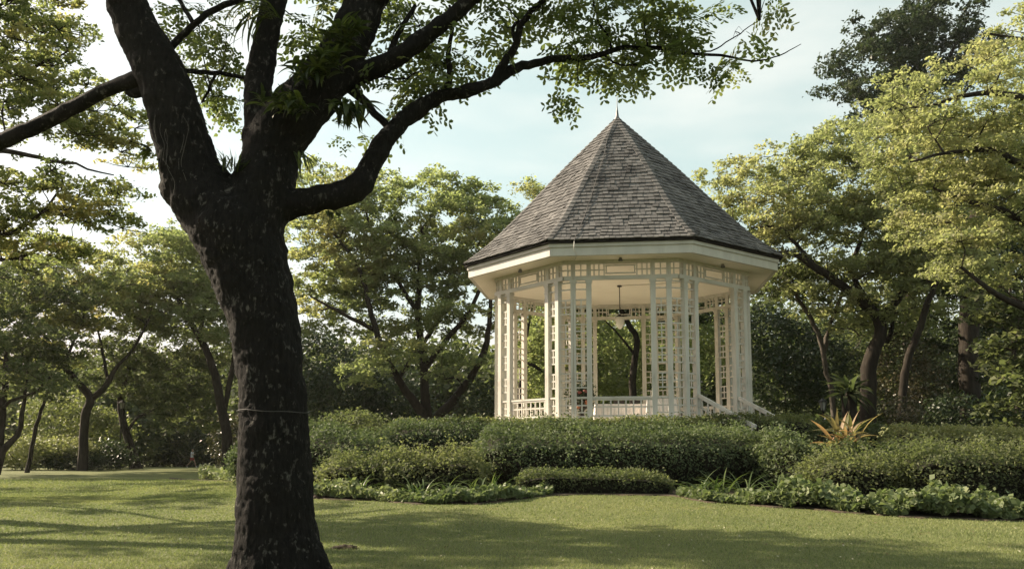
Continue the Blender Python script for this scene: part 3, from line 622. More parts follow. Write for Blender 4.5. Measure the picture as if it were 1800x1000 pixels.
SLIM = [
    [(890, 128, 0.55, 21), (930, 113, 0.6, 16), (985, 104, 0.7, 13), (1040, 100, 0.8, 11), (1090, 86, 0.9, 9), (1150, 84, 1.0, 8), (1210, 94, 1.1, 6), (1270, 98, 1.2, 5), (1325, 108, 1.3, 3.2), (1370, 98, 1.35, 2.4), (1408, 78, 1.4, 1.2)],
    [(868, 146, 0.5, 20), (885, 112, 0.45, 16), (905, 84, 0.45, 14), (914, 48, 0.4, 13), (935, 20, 0.35, 11), (965, -10, 0.3, 10), (1000, -70, 0.3, 7)],
    [(905, 72, 0.45, 8), (902, 50, 0.43, 7), (914, 38, 0.4, 7)],
    [(600, 140, 0.2, 26), (636, 174, 0.3, 17), (660, 200, 0.32, 14), (688, 230, 0.3, 15)],
    [(248, 138, -0.2, 34), (215, 148, -0.1, 27), (180, 162, 0.0, 25), (130, 188, 0.1, 27), (80, 214, 0.2, 28), (40, 232, 0.2, 28), (0, 250, 0.3, 30), (-60, 270, 0.4, 30), (-160, 300, 0.6, 26)],
    [(258, 155, -0.15, 26), (236, 166, -0.12, 20), (222, 162, -0.1, 8)],
    [(292, 92, -0.15, 15), (318, 66, -0.2, 13), (345, 40, -0.3, 12), (385, 14, -0.4, 12), (430, -4, -0.5, 11), (500, -60, -0.6, 9)],
    [(340, 42, -0.3, 9), (325, 18, -0.2, 8), (308, -10, -0.2, 7)],
    [(318, 125, 0.0, 9), (360, 127, 0.3, 9), (400, 132, 0.5, 8), (445, 140, 0.6, 7)],
    [(380, 130, 0.4, 5), (365, 160, 0.5, 5), (355, 180, 0.6, 4), (375, 170, 0.8, 3)],
    [(785, 168, 0.42, 14), (790, 130, 0.5, 12), (788, 95, 0.55, 9), (795, 50, 0.6, 7), (790, 10, 0.6, 5)],
    [(692, 118, 0.15, 18), (688, 90, 0.2, 14), (700, 60, 0.3, 10), (730, 10, 0.4, 8)],
    [(1075, 90, 0.9, 5), (1070, 65, 0.85, 4), (1055, 45, 0.8, 4), (1045, 10, 0.7, 4), (1040, -20, 0.7, 3)],
    [(1060, 95, 0.85, 4), (1090, 115, 0.9, 3.5), (1140, 112, 1.0, 3)], [(1230, 95, 1.1, 3), (1260, 85, 1.1, 2.6), (1300, 60, 1.2, 2), (1335, 35, 1.25, 1.4)],
    [(620, 150, 0.25, 9), (670, 135, 0.4, 5), (705, 140, 0.5, 4), (740, 125, 0.5, 3)],
]
tb = Tubes()
for li, lm in enumerate(THICK): o = spline(near_pts(lm, (1, 0.94, 1, 0.92, 0.9, 0.86, 1, 1, 0.86)[li]), 0.06); tb.add(o[:, :3], o[:, 3], 22)
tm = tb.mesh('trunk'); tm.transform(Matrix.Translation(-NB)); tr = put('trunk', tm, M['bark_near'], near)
bm = bmesh.new(); bm.from_mesh(tm); bmesh.ops.holes_fill(bm, edges=bm.edges[:], sides=0); bmesh.ops.recalc_face_normals(bm, faces=bm.faces[:]); bm.to_mesh(tm); bm.free()
md = tr.modifiers.new('remesh', 'REMESH'); md.mode = 'VOXEL'; md.voxel_size = 0.026; md.use_smooth_shade = True
md = tr.modifiers.new('smooth', 'SMOOTH'); md.factor = 0.5; md.iterations = 8
tx = bpy.data.textures.new('bark_lumps', 'CLOUDS'); tx.noise_scale = 0.22; tx.noise_depth = 3
md = tr.modifiers.new('lumps', 'DISPLACE'); md.texture = tx; md.strength = 0.075; md.mid_level = 0.5; md.texture_coords = 'LOCAL'
tx = bpy.data.textures.new('bark_ridges', 'CLOUDS'); tx.noise_scale = 0.06; tx.noise_depth = 2
md = tr.modifiers.new('ridges', 'DISPLACE'); md.texture = tx; md.strength = 0.022; md.mid_level = 0.5; md.texture_coords = 'LOCAL'
tb = Tubes(); near_skel = []
for lm in SLIM:
    o = spline(near_pts(lm), 0.08); o[1:-1, :3] += rng.normal(0, 0.006, (len(o) - 2, 3)); tb.add(o[:, :3], o[:, 3], 9)
    near_skel.append(o[::2, :3])
for lm in THICK[1:6] + THICK[8:]:
    o = spline(near_pts(lm), 0.15); near_skel.append(o[len(o) // 2:, :3])
NSK = np.vstack(near_skel)
# feathery compound leaf: stalk with side stalks, each with pairs of oval leaflets
def spray_template(pairs=4, leaflets=5, seed=0):
    r_ = np.random.default_rng(seed); C = []; U = []; SZ = []
    for i in range(pairs):
        s_ = 0.10 + 0.24 * (i + 0.6) / pairs
        for sg in (-1, 1):
            an = sg * (1.05 - 0.12 * i) ; dx, dy = math.cos(an), math.sin(an); ln = 0.11 + 0.05 * i / pairs
            for j in range(leaflets):
                q = (j + 0.8) / leaflets * ln
                for s2 in (-1, 1):
                    a2 = an + s2 * 0.95; bx, by = s_ + dx * q, dy * q; l2 = 0.046 + 0.030 * j / leaflets
                    C.append((bx + math.cos(a2) * l2 * 0.5, by + math.sin(a2) * l2 * 0.5, -0.5 * (bx ** 2 + by ** 2) + r_.normal(0, 0.006))); U.append((math.cos(a2), math.sin(a2), -0.3)); SZ.append(l2)
    return np.array(C), unit(np.array(U)), np.array(SZ)
SPR = [spray_template(3, 3, i) for i in range(3)] + [spray_template(4, 3, 4)]
def spray_leaves(pos, az, tilt, scale, tint):
    V = []; T = []
    for p, a, tl, s_, tn in zip(pos, az, tilt, scale, tint):
        C, U, SZ = SPR[int(rng.integers(len(SPR)))]
        ca, sa = math.cos(a), math.sin(a); ct, st = math.cos(tl), math.sin(tl)
        B = np.array([[ca * ct, -sa, ca * st], [sa * ct, ca, sa * st], [-st, 0, ct]])
        roll = rng.normal(0, 0.4); cr, sr = math.cos(roll), math.sin(roll); B = B @ np.array([[1, 0, 0], [0, cr, -sr], [0, sr, cr]])
        c = (C * s_) @ B.T + p; u = U @ B.T; nn = B[:, 2] + rng.normal(0, 0.35, (len(c), 3)); w = unit(np.cross(nn, u)); L = (SZ * s_ * 0.60)[:, None]
        V.append(np.stack([c - u * L, c + w * L * 0.5, c + u * L * 0.75 + w * L * 0.3, c + u * L * 0.75 - w * L * 0.3, c - w * L * 0.5], 1).reshape(-1, 3)); T.append(np.full(len(c), tn) + rng.normal(0, 0.08, len(c)))
    V = np.vstack(V); return V, np.arange(len(V)).reshape(-1, 5), np.clip(np.concatenate(T), 0, 1)
# clumps of sprays: (px, py, dY, w px, h px, sprays, leaf scale)
NEAR_CL = [(1015, 160, 0.8, 40, 26, 7, 1), (885, 60, 0.6, 120, 60, 8, 1), (880, 112, 0.7, 30, 30, 3, 1), (1010, 88, 0.8, 60, 60, 14, 1), (1060, 60, 0.9, 80, 50, 20, 1), (1110, 118, 1.0, 130, 50, 42, 1), (1160, 75, 1.0, 140, 60, 46, 1), (1200, 50, 1.1, 80, 40, 22, 1),
    (1080, 20, 0.8, 150, 50, 34, 1), (1000, 20, 0.7, 120, 40, 22, 1), (1130, 10, 0.9, 60, 30, 14, 1), (1292, 70, 1.2, 46, 40, 12, 1), (1300, 118, 1.25, 46, 20, 7, 1), (1225, 115, 1.1, 40, 30, 8, 1), (1345, 12, 1.3, 46, 26, 9, 1), (1060, 130, 1.0, 70, 30, 14, 1),
    (960, 55, 0.8, 90, 40, 12, 1), (930, 5, 0.6, 120, 30, 18, 1), (870, 8, 0.6, 80, 30, 12, 1), (800, 105, 0.6, 60, 60, 22, 1), (765, 130, 0.7, 90, 90, 36, 1), (715, 165, 0.7, 90, 60, 24, 1), (690, 80, 0.9, 90, 80, 26, 1), (780, 175, 0.5, 50, 30, 10, 1), (740, 60, 0.8, 110, 70, 34, 1), (690, 20, 0.9, 100, 50, 24, 1), (570, 20, 0.9, 90, 50, 24, 1), (545, 60, 0.9, 60, 50, 12, 1),
    (395, 100, 0.9, 90, 70, 26, 0.9), (350, 60, 0.9, 110, 60, 26, 0.9), (360, 150, 1.0, 90, 70, 24, 0.9), (420, 190, 1.0, 60, 60, 14, 0.9), (330, 20, 1.0, 90, 40, 16, 0.9), (420, 15, 0.9, 70, 40, 12, 0.9), (350, 200, 1.1, 60, 50, 10, 0.9), (630, 238, 0.8, 50, 24, 7, 0.9), (600, 90, 1.0, 50, 60, 12, 1)]
# the crown above the frame, where its shade comes from
for i in range(110):
    NEAR_CL.append((rng.uniform(-500, 1350), rng.uniform(-640, -190), rng.uniform(-1.0, 5.5), 200, 90, 14, 1.8))
pos = []; az = []; tl = []; scl = []; tn = []
for px, py, dy, w, h, n, s_ in NEAR_CL:
    if py > -60: n = max(3, int(n * 0.58)); py -= 14; s_ *= 1.28
    c = np.array(P(px, py, NY + dy)); k = (NY + dy) / F_PX
    q = c + rng.uniform(-1, 1, (n, 3)) * np.array([w / 2 * k * 0.85, 0.30, h / 2 * k * 0.8]); pos.append(q); az.append(rng.uniform(0, 6.28, n)); tl.append(rng.normal(0.25, 0.35, n)); scl.append(s_ * rng.uniform(0.75, 1.25, n)); tn.append(np.clip(rng.normal(rng.uniform(0.35, 0.65), 0.13, n), 0, 1))
    # twigs feeding the clump
    d = np.linalg.norm(NSK - c, axis=1); i = int(np.argmin(d)); a = NSK[i]; ln = d[i]
    if ln < 3.0:
        mid = (a + c) / 2 + rng.normal(0, 0.08 * ln + 0.02, 3); t_ = np.linspace(0, 1, 7)[:, None]; pts = (1 - t_) ** 2 * a + 2 * t_ * (1 - t_) * mid + t_ ** 2 * c
        tb.add(pts, np.linspace(0.008 + 0.006 * ln, 0.004, 7), 5)
    for e in q[::2]:
        mid = (c + e) / 2 + rng.normal(0, 0.03, 3); tb.add([c, mid, e], [0.004, 0.003, 0.002], 3)
bm_ = tb.mesh('branches'); bm_.transform(Matrix.Translation(-NB)); put('branches', bm_, M['bark_near'], near)
V, Q, T = spray_leaves(np.vstack(pos), np.concatenate(az), np.concatenate(tl), np.concatenate(scl), np.concatenate(tn))
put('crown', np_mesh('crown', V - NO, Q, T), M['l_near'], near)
# pale aerial roots creeping over the left limb
for i in range(7):
    y0 = random.uniform(165, 235); x = 258 + (y0 - 150) * 0.3 + random.uniform(0, 50); y = y0; ct = []
    for j in range(6): ct.append((*P(x, y, NY - 0.40), 0.003)); x += random.uniform(-6, 13); y += random.uniform(16, 30)
    o = spline(ct, 0.03); m = MB(); m.tube([tuple(np.array(p[:3]) - NO) for p in o], [0.0028] * len(o), 4); m.build('aerial_root', M['root'], near)
# wire ring round the trunk
c = P(481, 724, NY); wire = [(c.x + 0.415 * math.cos(a_), c.y + 0.415 * math.sin(a_), c.z + 0.012 * math.sin(a_ * 2) + 0.006 * math.sin(a_ * 5)) for a_ in np.linspace(0, 2 * math.pi, 40)]
m = MB(); m.tube(wire, [0.004] * 40, 5); tag(m.build('wire_tie', M['cable'], None, True), 'thin wire tied round the big dark trunk', 'wire')

# --- ribbons: strap leaves, fronds, grass-like clumps
def ribbon(az, ln, wd, lift, arch, seg=7, fold=0.18, tip=0.15, twist=0.0):
    V = []; F = []; x = z = 0.0; a = lift; ds = ln / seg
    for i in range(seg + 1):
        f = i / seg; w = wd * (0.45 + 0.55 * math.sin(math.pi * min(1, f * 1.25) * 0.75)) * (1 - f ** 4 * (1 - tip)); w *= (1 if f < 0.75 else (1 - (f - 0.75) / 0.25 * 0.85))
        ca, sa = math.cos(az), math.sin(az); px_, py_ = -sa, ca; tw = twist * f
        for s_, up in ((-1, fold), (0, 0), (1, fold)):
            V.append((ca * x + px_ * s_ * w / 2 * math.cos(tw), sa * x + py_ * s_ * w / 2 * math.cos(tw), z + abs(s_) * up * w + s_ * w / 2 * math.sin(tw)))
        x += math.cos(a) * ds; z += math.sin(a) * ds; a -= arch / seg
    for i in range(seg):
        for j in (0, 1): F.append((3 * i + j, 3 * i + j + 1, 3 * i + 4 + j, 3 * i + 3 + j))
    return V, F
def strap_plant(name, label, cat, loc, n, ln, wd, lift, arch, mat, leafname='leaf', group=None, tints=(0, 1), azr=(0, 6.28), fold=0.18, spread=0.05, single=True):
    r0 = empty(name, loc); tag(r0, label, cat, group); merged = MB()
    for i in range(n):
        V, F = ribbon(random.uniform(*azr), ln * random.uniform(0.6, 1.15), wd * random.uniform(0.8, 1.2), random.uniform(*lift), random.uniform(*arch), fold=fold, twist=random.uniform(-0.5, 0.5))
        V = np.array(V) + np.array([random.uniform(-spread, spread), random.uniform(-spread, spread), 0])
        if single: e = MB(); e.add(V, F, random.uniform(*tints)); e.build(leafname, M[mat], r0, True)
        else: merged.add(V, F, random.uniform(*tints))
    if not single: merged.build('foliage', M[mat], r0, True)
    return r0
EP = 'epiphytes on the big tree'
def epi(label, px, py, dy, n, ln, wd, lift, arch, **kw): return strap_plant('epiphyte', label, 'epiphyte', P(px, py, NY + dy), n, ln, wd, lift, arch, 'l_epi', group=EP, **kw)
FRONT = (2.9, 6.5)
epi('pale-tipped fern rosette highest on the thick limb', 615, 60, -0.30, 36, 0.27, 0.06, (0.1, 1.5), (0.5, 1.8), spread=0.15, azr=(2.4, 6.9), tints=(0.2, 1))
epi('wide fern rosette midway along the thick limb', 575, 112, -0.42, 48, 0.30, 0.06, (0.1, 1.4), (0.7, 2.0), spread=0.18, azr=FRONT, tints=(0.1, 1))
epi('dark fern skirt low on the thick limb above the trunk', 512, 190, -0.50, 44, 0.28, 0.06, (-0.3, 1.2), (0.7, 2.0), spread=0.2, azr=FRONT)
epi('bushy fern clump topping the crook of the big tree', 588, 78, -0.25, 46, 0.24, 0.055, (0.0, 1.4), (0.4, 1.8), spread=0.16)
epi('broad-leaved clump hugging the thick limb below the bushy fern', 545, 130, -0.38, 60, 0.27, 0.06, (-0.6, 1.1), (0.6, 1.8), spread=0.20, azr=FRONT)
epi('dark drooping clump on the underside of the thick limb', 600, 190, -0.30, 44, 0.30, 0.06, (-1.0, 0.3), (0.5, 1.4), spread=0.14, azr=(4.2, 7.2))
epi('dark oval leaves hanging under the thick limb, nearest the thin linking branch', 626, 180, -0.1, 24, 0.36, 0.06, (-1.3, 0.0), (0.5, 1.2), spread=0.13)
epi('tuft of narrow leaves hanging at the fork of the lower bough', 525, 268, -0.42, 20, 0.36, 0.035, (-1.2, -0.3), (0.1, 0.7), azr=(-1.2, 0.6), spread=0.07)
epi('long thin strap leaves dangling beside the upright middle limb', 478, 30, 0.0, 22, 0.95, 0.032, (0.3, 1.2), (2.2, 3.4), azr=(2.2, 4.2), spread=0.1)
epi('spiky tuft standing in the notch between the two main limbs', 404, 300, -0.30, 34, 0.28, 0.022, (0.5, 2.2), (0.1, 0.6), spread=0.1)
epi('small drooping fern on the outer side of the pale-rooted limb', 264, 268, -0.25, 14, 0.20, 0.055, (-0.6, 0.8), (0.6, 1.4), azr=(2.2, 4.4), spread=0.04)
epi('clump of upright leaves where the middle limb leaves the trunk', 490, 185, -0.42, 44, 0.24, 0.045, (-0.4, 1.2), (0.4, 1.4), spread=0.18, azr=FRONT)
epi('mossy tuft hanging below the bend of the lower bough', 585, 372, 0.05, 40, 0.09, 0.02, (-1.5, -0.3), (0.1, 0.5), spread=0.08)

# --- background trees
T_RAIN = dict(leaf=0.23, n_sub=15, per=26, pad_r=1.3, spacing=1.5, sub_r=0.30, flat=0.30, shell=0.72)
tree('rain_tree', 'many-stemmed green tree just beyond the sunlit side of the bandstand', 'tree',
     [[(760, 742, 0, 34), (748, 700, 0, 22), (745, 640, 0.3, 18), (735, 560, 0.6, 16), (738, 470, 0.6, 12), (742, 400, 0.6, 8)],
      [(752, 735, 0, 24), (715, 690, -0.6, 19), (685, 640, -1, 17), (668, 600, -1.5, 15), (650, 540, -2, 12), (630, 470, -2, 9), (580, 400, -2, 5)],
      [(768, 735, 0, 24), (800, 700, -0.5, 19), (835, 650, -1.2, 17), (856, 600, -1.8, 14), (862, 540, -2, 10), (868, 470, -2, 7)],
      [(745, 650, 0.3, 14), (790, 590, -1, 12), (830, 540, -2, 10), (870, 440, -2, 5)], [(700, 665, -0.6, 12), (730, 620, 1.5, 12), (770, 560, 2.5, 10), (800, 450, 3, 6)],
      [(660, 580, -1.5, 11), (620, 560, -2.5, 9), (580, 540, -3, 7), (545, 520, -3, 4)], [(740, 560, 0.6, 12), (690, 480, 1, 9), (650, 400, 1, 6), (640, 350, 1, 4)]],
     [(715, 400, 0, 380, 190, 6), (830, 420, 0, 220, 160, 6), (620, 430, 0, 220, 230, 6), (590, 520, 0, 180, 140, 5), (700, 530, 0, 240, 130, 5), (830, 540, -1, 140, 130, 5), (650, 670, -3, 90, 50, 3), (800, 650, -2.5, 120, 60, 3), (740, 610, -2, 160, 70, 5), (560, 340, 0, 150, 80, 6)],
     50, 'l_rain', **T_RAIN)
tree('rain_tree', 'spreading yellow-green tree with a dark forked trunk beyond the bandstand stairs', 'tree',
     [[(1520, 735, 0, 40), (1528, 650, 0, 34), (1545, 595, 0, 28), (1545, 560, 0, 27), (1515, 530, -0.5, 22), (1480, 502, -1, 20), (1440, 475, -1.5, 18), (1400, 447, -2, 14), (1365, 444, -2, 9), (1335, 430, -2, 6), (1290, 395, -2, 4)],
      [(1545, 560, 0, 22), (1580, 525, 0, 17), (1605, 485, 0, 13), (1640, 430, 0, 10), (1660, 380, 0, 7)], [(1535, 545, 0, 16), (1500, 480, 1, 12), (1520, 400, 1.5, 10), (1545, 340, 2, 7), (1540, 280, 2, 4)],
      [(1440, 475, -1.5, 11), (1390, 420, -2, 8), (1370, 400, -2, 6), (1320, 400, -2, 4)], [(1545, 590, 0, 14), (1560, 600, 0.5, 12), (1568, 565, 1, 9), (1545, 560, 1.2, 7)],
      [(1500, 320, 0, 5), (1492, 285, 0, 4.5), (1478, 262, 0, 4), (1450, 248, 0, 2.6), (1418, 236, 0, 1.6)], [(1484, 270, 0, 3), (1478, 240, 0, 2.4), (1468, 215, 0, 1.4)], [(1452, 249, 0, 2), (1440, 236, 0, 1.6), (1430, 222, 0, 1.2)],
      [(1420, 330, -0.5, 4), (1400, 305, -0.5, 3), (1384, 290, -0.5, 2), (1380, 275, -0.5, 1.4)], [(1400, 306, -0.5, 2), (1404, 288, -0.5, 1.6), (1390, 272, -0.5, 1.2)]],
     [(1400, 340, 0, 330, 150, 6), (1520, 310, 0, 260, 180, 6), (1330, 390, -1, 190, 110, 5), (1450, 430, 0, 300, 110, 6), (1590, 410, 0, 220, 170, 6), (1520, 520, 1, 260, 110, 8), (1600, 540, 0, 160, 90, 6), (1480, 260, 1, 120, 60, 5)],
     43, 'l_yellow', leaf=0.20, n_sub=15, per=26, pad_r=1.2, spacing=1.38, sub_r=0.28, flat=0.30, shell=0.72)
tree('rain_tree', 'tall flat-layered yellow tree reaching in with bare dark boughs', 'tree',
     [[(1960, 780, 0, 60), (1950, 600, 0, 50), (1930, 450, 0, 44), (1900, 330, 0, 36), (1880, 200, 0, 28), (1860, 60, 0, 18)],
      [(1905, 330, 0, 26), (1820, 300, -1, 18), (1740, 265, -2, 14), (1660, 270, -3, 8), (1600, 285, -3, 4)], [(1885, 220, 0, 22), (1800, 175, -1, 18), (1720, 165, -2, 12), (1640, 185, -2, 7), (1580, 195, -2, 4)],
      [(1920, 420, 0, 26), (1840, 410, -2, 20), (1760, 370, -2, 14), (1690, 350, -2, 9), (1640, 330, -2, 5)], [(1940, 520, 0, 26), (1860, 570, -2, 18), (1800, 540, -2.5, 16), (1740, 510, -3, 12), (1690, 470, -3, 7)], [(1865, 90, 0, 14), (1800, 70, -1, 9), (1740, 60, -1, 5)]],
     [(1700, 180, -1, 300, 110, 7), (1640, 260, -1, 240, 120, 7), (1760, 290, -1, 240, 150, 7), (1780, 70, -0.5, 130, 70, 5), (1700, 370, -1, 260, 120, 7), (1670, 450, -2, 180, 70, 5), (1770, 450, -1, 200, 110, 7), (1800, 170, 0, 160, 140, 6), (1900, 300, 0, 260, 500, 8, 1.7)],
     32, 'l_yellow', leaf=0.155, n_sub=17, per=24, pad_r=1.05, spacing=1.2, sub_r=0.22, flat=0.20, shell=0.7)
tree('dark_tree', 'tall dark-leaved tree standing above all others against the sky', 'tree',
     [[(1600, 760, 0, 34), (1598, 500, 0, 26), (1595, 300, 0, 22), (1592, 200, 0, 18), (1580, 120, 0, 13), (1590, 60, 0, 8)], [(1592, 200, 0, 13), (1650, 130, 0, 9), (1690, 60, 0, 5)], [(1590, 240, 0, 12), (1520, 180, 0, 8), (1480, 150, 0, 5)], [(1597, 270, 0, 12), (1680, 180, 0, 8), (1730, 120, 0, 4)]],
     [(1570, 70, 0, 170, 80, 8), (1660, 55, 0, 130, 80, 8), (1530, 130, 0, 150, 110, 8), (1620, 140, 0, 150, 90, 8), (1700, 115, 0, 90, 70, 6), (1475, 165, 0, 70, 50, 5), (1540, 200, 0, 110, 60, 6), (1640, 35, 0, 60, 40, 4), (1690, 85, 0, 60, 70, 5), (1600, 240, 0, 150, 80, 8)],
     72, 'l_dark', leaf=0.34, n_sub=13, per=24, pad_r=1.3, spacing=1.8, flat=0.55, sub_r=0.45, up=0.3, shell=0.6)
tree('rain_tree', 'pale-barked slender tree leaning over the bed behind the fern', 'tree',
     [[(1468, 740, 0, 16), (1462, 690, 0, 12), (1450, 645, 0, 11), (1446, 610, 0, 11), (1425, 560, 0, 10), (1398, 515, -0.5, 8), (1380, 480, -0.5, 5)], [(1448, 620, 0, 10), (1462, 560, 0.5, 9), (1478, 520, 1, 8), (1490, 470, 1, 5)]],
     [(1370, 490, 0, 120, 70, 5), (1420, 500, 1, 140, 60, 5), (1560, 620, 4, 130, 120, 4)], 46, 'l_mid', 'bark_pale', leaf=0.24, n_sub=12, per=24, pad_r=1.0, spacing=1.3)
tree('rain_tree', 'slim leaning tree between the forked trunk and the vine-dark trunk', 'tree',
     [[(1575, 745, 0, 22), (1590, 660, 0, 18), (1612, 590, 0, 16), (1632, 530, 0, 14), (1650, 480, 0, 9), (1660, 430, 0, 6)], [(1622, 550, 0, 9), (1640, 510, -0.5, 7), (1655, 490, -0.5, 4)]],
     [(1660, 470, 1, 180, 90, 5)], 40, 'l_yellow', 'bark', leaf=0.22, n_sub=14, per=26, pad_r=1.0, spacing=1.3)
tree('dark_tree', 'massive black vine-clad trunk behind the pale hedge', 'tree',
     [[(1708, 760, 0, 58), (1706, 700, 0, 46), (1702, 620, 0, 42), (1706, 540, 0, 46), (1712, 480, 0, 46), (1716, 400, 0, 38), (1720, 300, 0, 26)], [(1712, 470, 0, 22), (1660, 400, 1, 14), (1620, 330, 2, 7)], [(1712, 470, 0, 22), (1770, 400, 1, 14), (1820, 330, 2, 7)]],
     [(1700, 450, 2, 340, 140, 9), (1760, 330, 3, 240, 160, 8), (1640, 600, 3, 110, 260, 3), (1760, 620, 3, 110, 240, 3), (1705, 620, 0.3, 66, 260, 1.6)], 47, 'l_dark', 'bark', leaf=0.30, n_sub=12, per=22, pad_r=1.1, spacing=1.5, flat=0.5, up=0.5)
tree('broadleaf_tree', 'large-leaved young tree with drooping pale leaves behind the pale hedge end', 'tree',
     [[(1785, 760, 0, 12), (1786, 680, 0, 10), (1782, 600, 0, 9), (1778, 540, 0, 7), (1775, 500, 0, 4)]],
     [(1770, 590, 0, 110, 120, 2.2), (1775, 690, -0.5, 90, 120, 2.0), (1765, 520, 0, 90, 60, 2)], 36, 'l_mid', 'bark_pale', leaf=0.34, n_sub=9, per=9, pad_r=0.55, spacing=0.75, flat=0.5, sub_r=0.3, up=0.7)
# left side of the lawn
LT = dict(leaf=0.25, n_sub=14, per=22, pad_r=1.35, spacing=1.55, flat=0.30, sub_r=0.32, shell=0.72)
tree('rain_tree', 'dark Y-forked tree on the far lawn edge', 'tree',
     [[(145, 815, 0, 24), (148, 760, 0, 19), (152, 720, 0, 19), (160, 700, 0, 18), (135, 670, 0, 14), (110, 640, 0, 12), (85, 600, 0, 9), (60, 560, 0, 6)], [(158, 704, 0, 15), (185, 680, 0, 14), (193, 665, 0, 13), (210, 640, 0, 8), (235, 612, 0, 6), (262, 560, 0, 5)],
      [(190, 668, 0, 8), (180, 620, 1, 6), (172, 580, 1, 4)], [(112, 640, 0, 8), (130, 600, -1, 6), (150, 550, -1, 4)]],
     [(120, 520, 0, 260, 110, 9), (60, 560, 0, 160, 110, 8), (200, 540, 0, 150, 100, 7), (60, 630, -1, 130, 80, 6), (130, 480, 0, 200, 70, 8)], 54, 'l_left', **LT)
tree('rain_tree', 'tall green tree rising just behind the big dark trunk', 'tree',
     [[(402, 815, 0, 30), (398, 760, 0, 22), (388, 710, 0, 20), (378, 660, 0, 18), (360, 610, 0, 15), (335, 565, 0, 12), (310, 520, 0, 9), (290, 480, 0, 6)], [(392, 730, 0, 12), (410, 640, 0, 12), (420, 560, 0, 9), (425, 500, 0, 6)], [(350, 590, 0, 9), (360, 530, 1, 7), (350, 470, 1, 4)]],
     [(310, 460, 0, 220, 90, 9), (380, 480, 0, 180, 130, 9), (280, 530, 0, 150, 100, 8), (400, 570, 0, 130, 110, 7), (330, 540, 1, 160, 120, 8), (250, 470, 0, 120, 60, 6), (350, 430, 0, 120, 50, 6)], 57, 'l_rain', **LT)
tree('rain_tree', 'feathery mid-green tree with a leaning dark trunk near the lamp post', 'tree',
     [[(240, 820, 0, 26), (228, 780, 0, 18), (216, 740, 0, 16), (212, 700, 0, 13), (225, 650, 0, 9), (240, 600, 0, 6)], [(222, 760, 0, 8), (240, 735, 0, 6), (270, 720, 0, 5), (310, 690, 0, 3)]],
     [(300, 660, 0, 200, 120, 8), (250, 610, 0, 160, 90, 7), (340, 720, 0, 130, 80, 6), (210, 660, 0, 90, 80, 5), (370, 650, 2, 100, 130, 6)], 61, 'l_mid', **LT)
tree('rain_tree', 'dark many-stemmed tree cut by the picture edge, leaning trunk lowest', 'tree',
     [[(-10, 820, 0, 26), (5, 790, 0, 18), (30, 765, 0, 13), (38, 730, 0, 10), (45, 690, 0, 7), (50, 640, 0, 4)], [(-5, 790, 0, 22), (2, 730, 0, 18), (8, 680, 0, 14), (10, 620, 0, 9)], [(-2, 720, 0, 9), (30, 700, -0.5, 7), (60, 690, -1, 6), (90, 660, -1, 4)]],
     [(20, 620, 0, 140, 120, 7), (-60, 600, 0, 200, 180, 8), (60, 670, -1, 80, 60, 4), (30, 500, 1, 160, 110, 7)], 47, 'l_mid', **LT)
tree('slender_tree', 'thin leaning sapling beside the pale shrub bank', 'tree',
     [[(48, 815, 0, 11), (58, 775, 0, 9), (68, 735, 0, 8), (80, 700, 0, 6), (88, 670, 0, 4)]], [(95, 640, 0, 80, 60, 3)], 50, 'l_mid', leaf=0.24, n_sub=10, per=22, pad_r=0.9, spacing=1.2)
# boughs coming in over the lawn from a tree beyond the frame: its trunk stands out of view
tree('rain_tree', 'sunlit green and gold tree whose boughs hang in beside the big trunk', 'tree',
     [[(-330, 900, 0, 90), (-320, 700, 0, 80), (-300, 500, 0, 70), (-260, 350, 0, 50), (-200, 200, 0, 36), (-160, 60, 0, 26)], [(-280, 420, 0, 40), (-140, 330, 0, 24), (-20, 266, -1, 14), (60, 275, -1, 10), (130, 290, -1.5, 6), (200, 308, -1.5, 3)],
      [(-250, 330, 0, 30), (-120, 240, 0, 18), (-20, 150, 0, 12), (60, 120, 0, 8), (120, 90, 0, 4)], [(-300, 480, 0, 34), (-150, 420, 0, 20), (-40, 420, 0, 12), (40, 400, 0, 9), (100, 340, 0, 5)], [(-290, 460, 0, 30), (-100, 450, 2, 16), (20, 455, 2, 10), (90, 430, 2, 6), (150, 440, 2, 3)], [(-190, 190, 0, 20), (-80, 60, 0, 12), (20, 0, 0, 6)], [(-165, 70, 0, 24), (-60, -120, 1, 18), (150, -230, 2, 14), (400, -290, 3, 10), (640, -350, 4, 5)]],
     [(40, 90, 0, 190, 150, 5), (80, 30, 1, 130, 90, 4), (130, 190, 0.5, 200, 100, 4), (180, 250, 1, 150, 80, 3), (40, 200, 0, 140, 90, 4), (60, 340, 0, 200, 100, 4), (150, 330, 0.5, 150, 70, 3), (30, 420, 1, 180, 90, 4), (110, 440, 1.5, 120, 60, 3), (190, 380, 1, 90, 40, 2), (-190, 200, 0, 300, 500, 7, 2.0), (-200, 20, 0, 400, 250, 7, 2.0), (30, -40, 0, 250, 100, 5, 1.3), (60, -200, 2, 420, 160, 7, 1.9), (380, -260, 3, 380, 130, 7, 1.9), (640, -330, 4, 340, 130, 7, 1.9), (-250, -200, 0, 400, 200, 7, 2.2)],
     20, 'l_left', leaf=0.12, n_sub=13, per=20, pad_r=0.60, spacing=0.74, sub_r=0.14, flat=0.26, shell=0.3, step=0.25)

